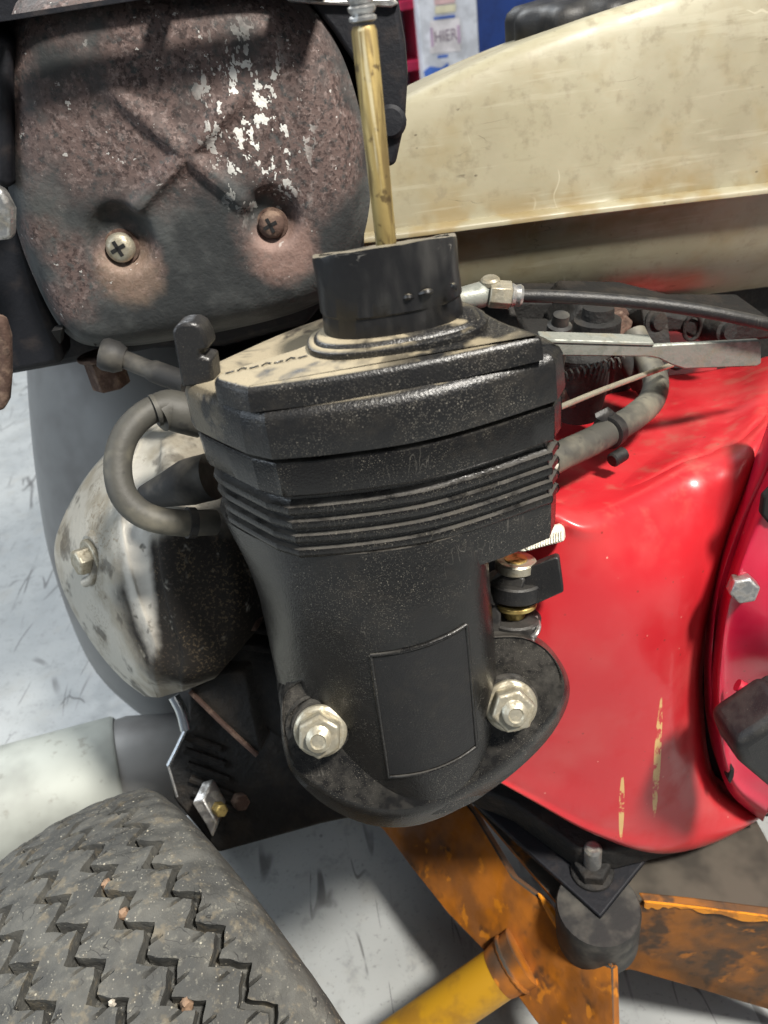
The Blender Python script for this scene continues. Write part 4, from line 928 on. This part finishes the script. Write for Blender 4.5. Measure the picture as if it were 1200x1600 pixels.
# ------------------------------------------------------------ grey drum and pale pipe behind
c = PD(300, 790, .56)
dr_ = thing('grey_drum', 'large round grey drum standing behind the valve cover', 'drum', (c[0], c[1], 0))
prf = [(-.17, .0001), (-.17, .040), (-.162, .048), (-.14, .066), (-.10, .086), (-.03, .0985), (.03, .1000), (.10, .0960), (.17, .087), (.20, .08), (.205, .0001)]
da = nrm((.16, .25, 1))
prs = [(h, r) for h, r in crm(prf[1:-1], 5)]
obj('drum_body', *lathe(c, da, [prf[0]] + prs + [prf[-1]], 64), 'drum', dr_, ang=50)
obj('drum_stand', *lathe((c[0], c[1], 0), (0, 0, 1), [(0, .05), (.002, .052), (c[2] - .155, .035)], 32), 'grime', dr_)
p0, p1 = PD(-170, 1322, .46), PD(196, 1216, .50); pa = nrm(p1 - p0); Lp = np.linalg.norm(p1 - p0)
pp_ = thing('metal_pipe', 'pale grey fat metal pipe lying beside the tyre', 'pipe', (float((p0 + p1)[0] / 2), float((p0 + p1)[1] / 2), 0))
obj('pipe_body', *lathe(p0, pa, [(0, .040), (.001, .0410), (Lp - .002, .0410), (Lp, .0395), (Lp + .0005, .030)], 56), 'pipe', pp_, ang=40)
obj('pipe_neck', *lathe(p0, pa, [(Lp - .002, .0380), (Lp + .008, .0385), (Lp + .03, .0340), (Lp + .055, .0300), (Lp + .056, .005)], 48), 'drum', pp_, ang=50)
for f_ in (.35, .75):
    q = p0 + pa * Lp * f_
    obj('pipe_foot', *box((q[0], q[1] + .005, max(.02, (q[2] - .035) / 2)), (.02, .03, max(.04, q[2] - .035))), 'grime', pp_, bevel=.002)

# ------------------------------------------------------------ workshop behind
def upright(name, label, cat, u0, u1, d, depth, z1, mat, z0=0.0):
    a, c_ = PD(u0, 60, d), PD(u1, 60, d); wv = c_ - a; cx_ = (a + c_) / 2
    o = thing(name, label, cat, (cx_[0], a[1] + depth / 2, 0))
    return o, a, c_
post, a, c_ = upright('display_post', 'white display post with a taped paper sign in the background', 'post', 655, 748, 1.9, .1, 1.0, 'white_board')
yp = a[1]; xl, xr = PY(657, 60, yp)[0], PY(748, 60, yp)[0]
obj('post_body', *box(((xl + xr) / 2, yp + .04, .55), (xr - xl, .08, 1.10)), 'white_board', post, bevel=.003)
def card(px, off, mat, name, par): return obj(name, *prism(pY(px, yp - off), (0, .002, 0)), mat, par)
sgn = card(((672, 33), (718, 27), (720, 80), (672, 84)), .004, 'paper', 'paper_sign', post)
for px, m in ((((680, 10), (712, 6), (712, 18), (680, 22)), 'pale_yellow'), (((679, -4), (711, -8), (711, 4), (679, 8)), 'pale_red'), (((678, 27), (711, 23), (711, 27), (678, 31)), 'blue_tape'), (((684, 87), (700, 85), (700, 89), (684, 91)), 'blue_tape'),
              (((662, 112), (672, 104), (690, 106), (700, 98), (702, 108), (684, 118), (664, 120)), 'blue_tape')):
    card(px, .005, m, 'coloured_strip', post)
for px in (((672, 44), (676, 43), (678, 72), (674, 74)), ((714, 40), (718, 39), (720, 66), (716, 68))): card(px, .0075, 'ink_violet', 'sign_bracket', sgn)
fc = bpy.data.curves.new('sign_text', 'FONT'); fc.body = 'HIER'; fc.size = 1; fc.align_x = 'CENTER'; fc.align_y = 'CENTER'; fc.extrude = 0.01
fo_ = bpy.data.objects.new('tmp', fc); col.objects.link(fo_); bpy.context.view_layer.update()
tm = bpy.data.meshes.new_from_object(fo_.evaluated_get(bpy.context.evaluated_depsgraph_get())); bpy.data.objects.remove(fo_)
h0, h1 = PY(678, 58, yp), PY(713, 54, yp); cc_ = (h0 + h1) / 2; wtx = np.linalg.norm(h1 - h0); tv = np.array([v.co[:] for v in tm.vertices]); sx_ = wtx / (tv[:, 0].max() - tv[:, 0].min())
TV = [(cc_[0] + v[0] * sx_, yp - .008 - v[2] * sx_, cc_[2] + v[1] * sx_ * 1.25) for v in tv]
obj('sign_lettering', TV, [tuple(p.vertices) for p in tm.polygons], 'ink_grey', sgn, smooth=False)
sh, a, c_ = upright('storage_shelf', 'red storage shelf partly hidden behind the black bracket', 'shelf', 560, 655, 2.1, .3, 1.0, 'shelf_red')
ys = a[1]; xl, xr = PY(540, 60, ys)[0], PY(653, 60, ys)[0]
for (v0, v1) in ((0, 15), (96, 112), (190, 205), (300, 314)):
    z0, z1 = PY(640, v1, ys)[2], PY(640, v0, ys)[2]
    obj('shelf_board', *box(((xl + xr) / 2, ys + .15, (z0 + z1) / 2), (xr - xl, .30, z1 - z0)), 'shelf_red', sh, bevel=.002)
obj('back_panel', *box(((xl + xr) / 2, ys + .30, .55), (xr - xl, .01, 1.1)), 'pale_blue', sh)
for x in (xl, xr): obj('shelf_side', *box((x, ys + .15, .55), (.006, .32, 1.1)), 'shelf_red', sh)
cbn, a, c_ = upright('blue_cabinet', 'deep blue cabinet side behind the fuel tank', 'cabinet', 742, 1000, 2.0, .4, 1.0, 'blue_panel')
xl, xr = PY(744, 60, a[1])[0], PY(1010, 60, a[1])[0]; yc_ = a[1] + .03
obj('cabinet_body', *box(((xl + xr) / 2, yc_ + .2, .55), (xr - xl, .40, 1.10)), 'blue_panel', cbn, bevel=.004)
for k in range(2): obj('cabinet_door', *box((xl + (xr - xl) * (.25 + .5 * k), yc_ - .006, .55), ((xr - xl) / 2 - .008, .012, 1.04)), 'blue_panel', cbn, bevel=.002)

for o in bpy.data.objects:
    if '_loc' in o: del o['_loc']
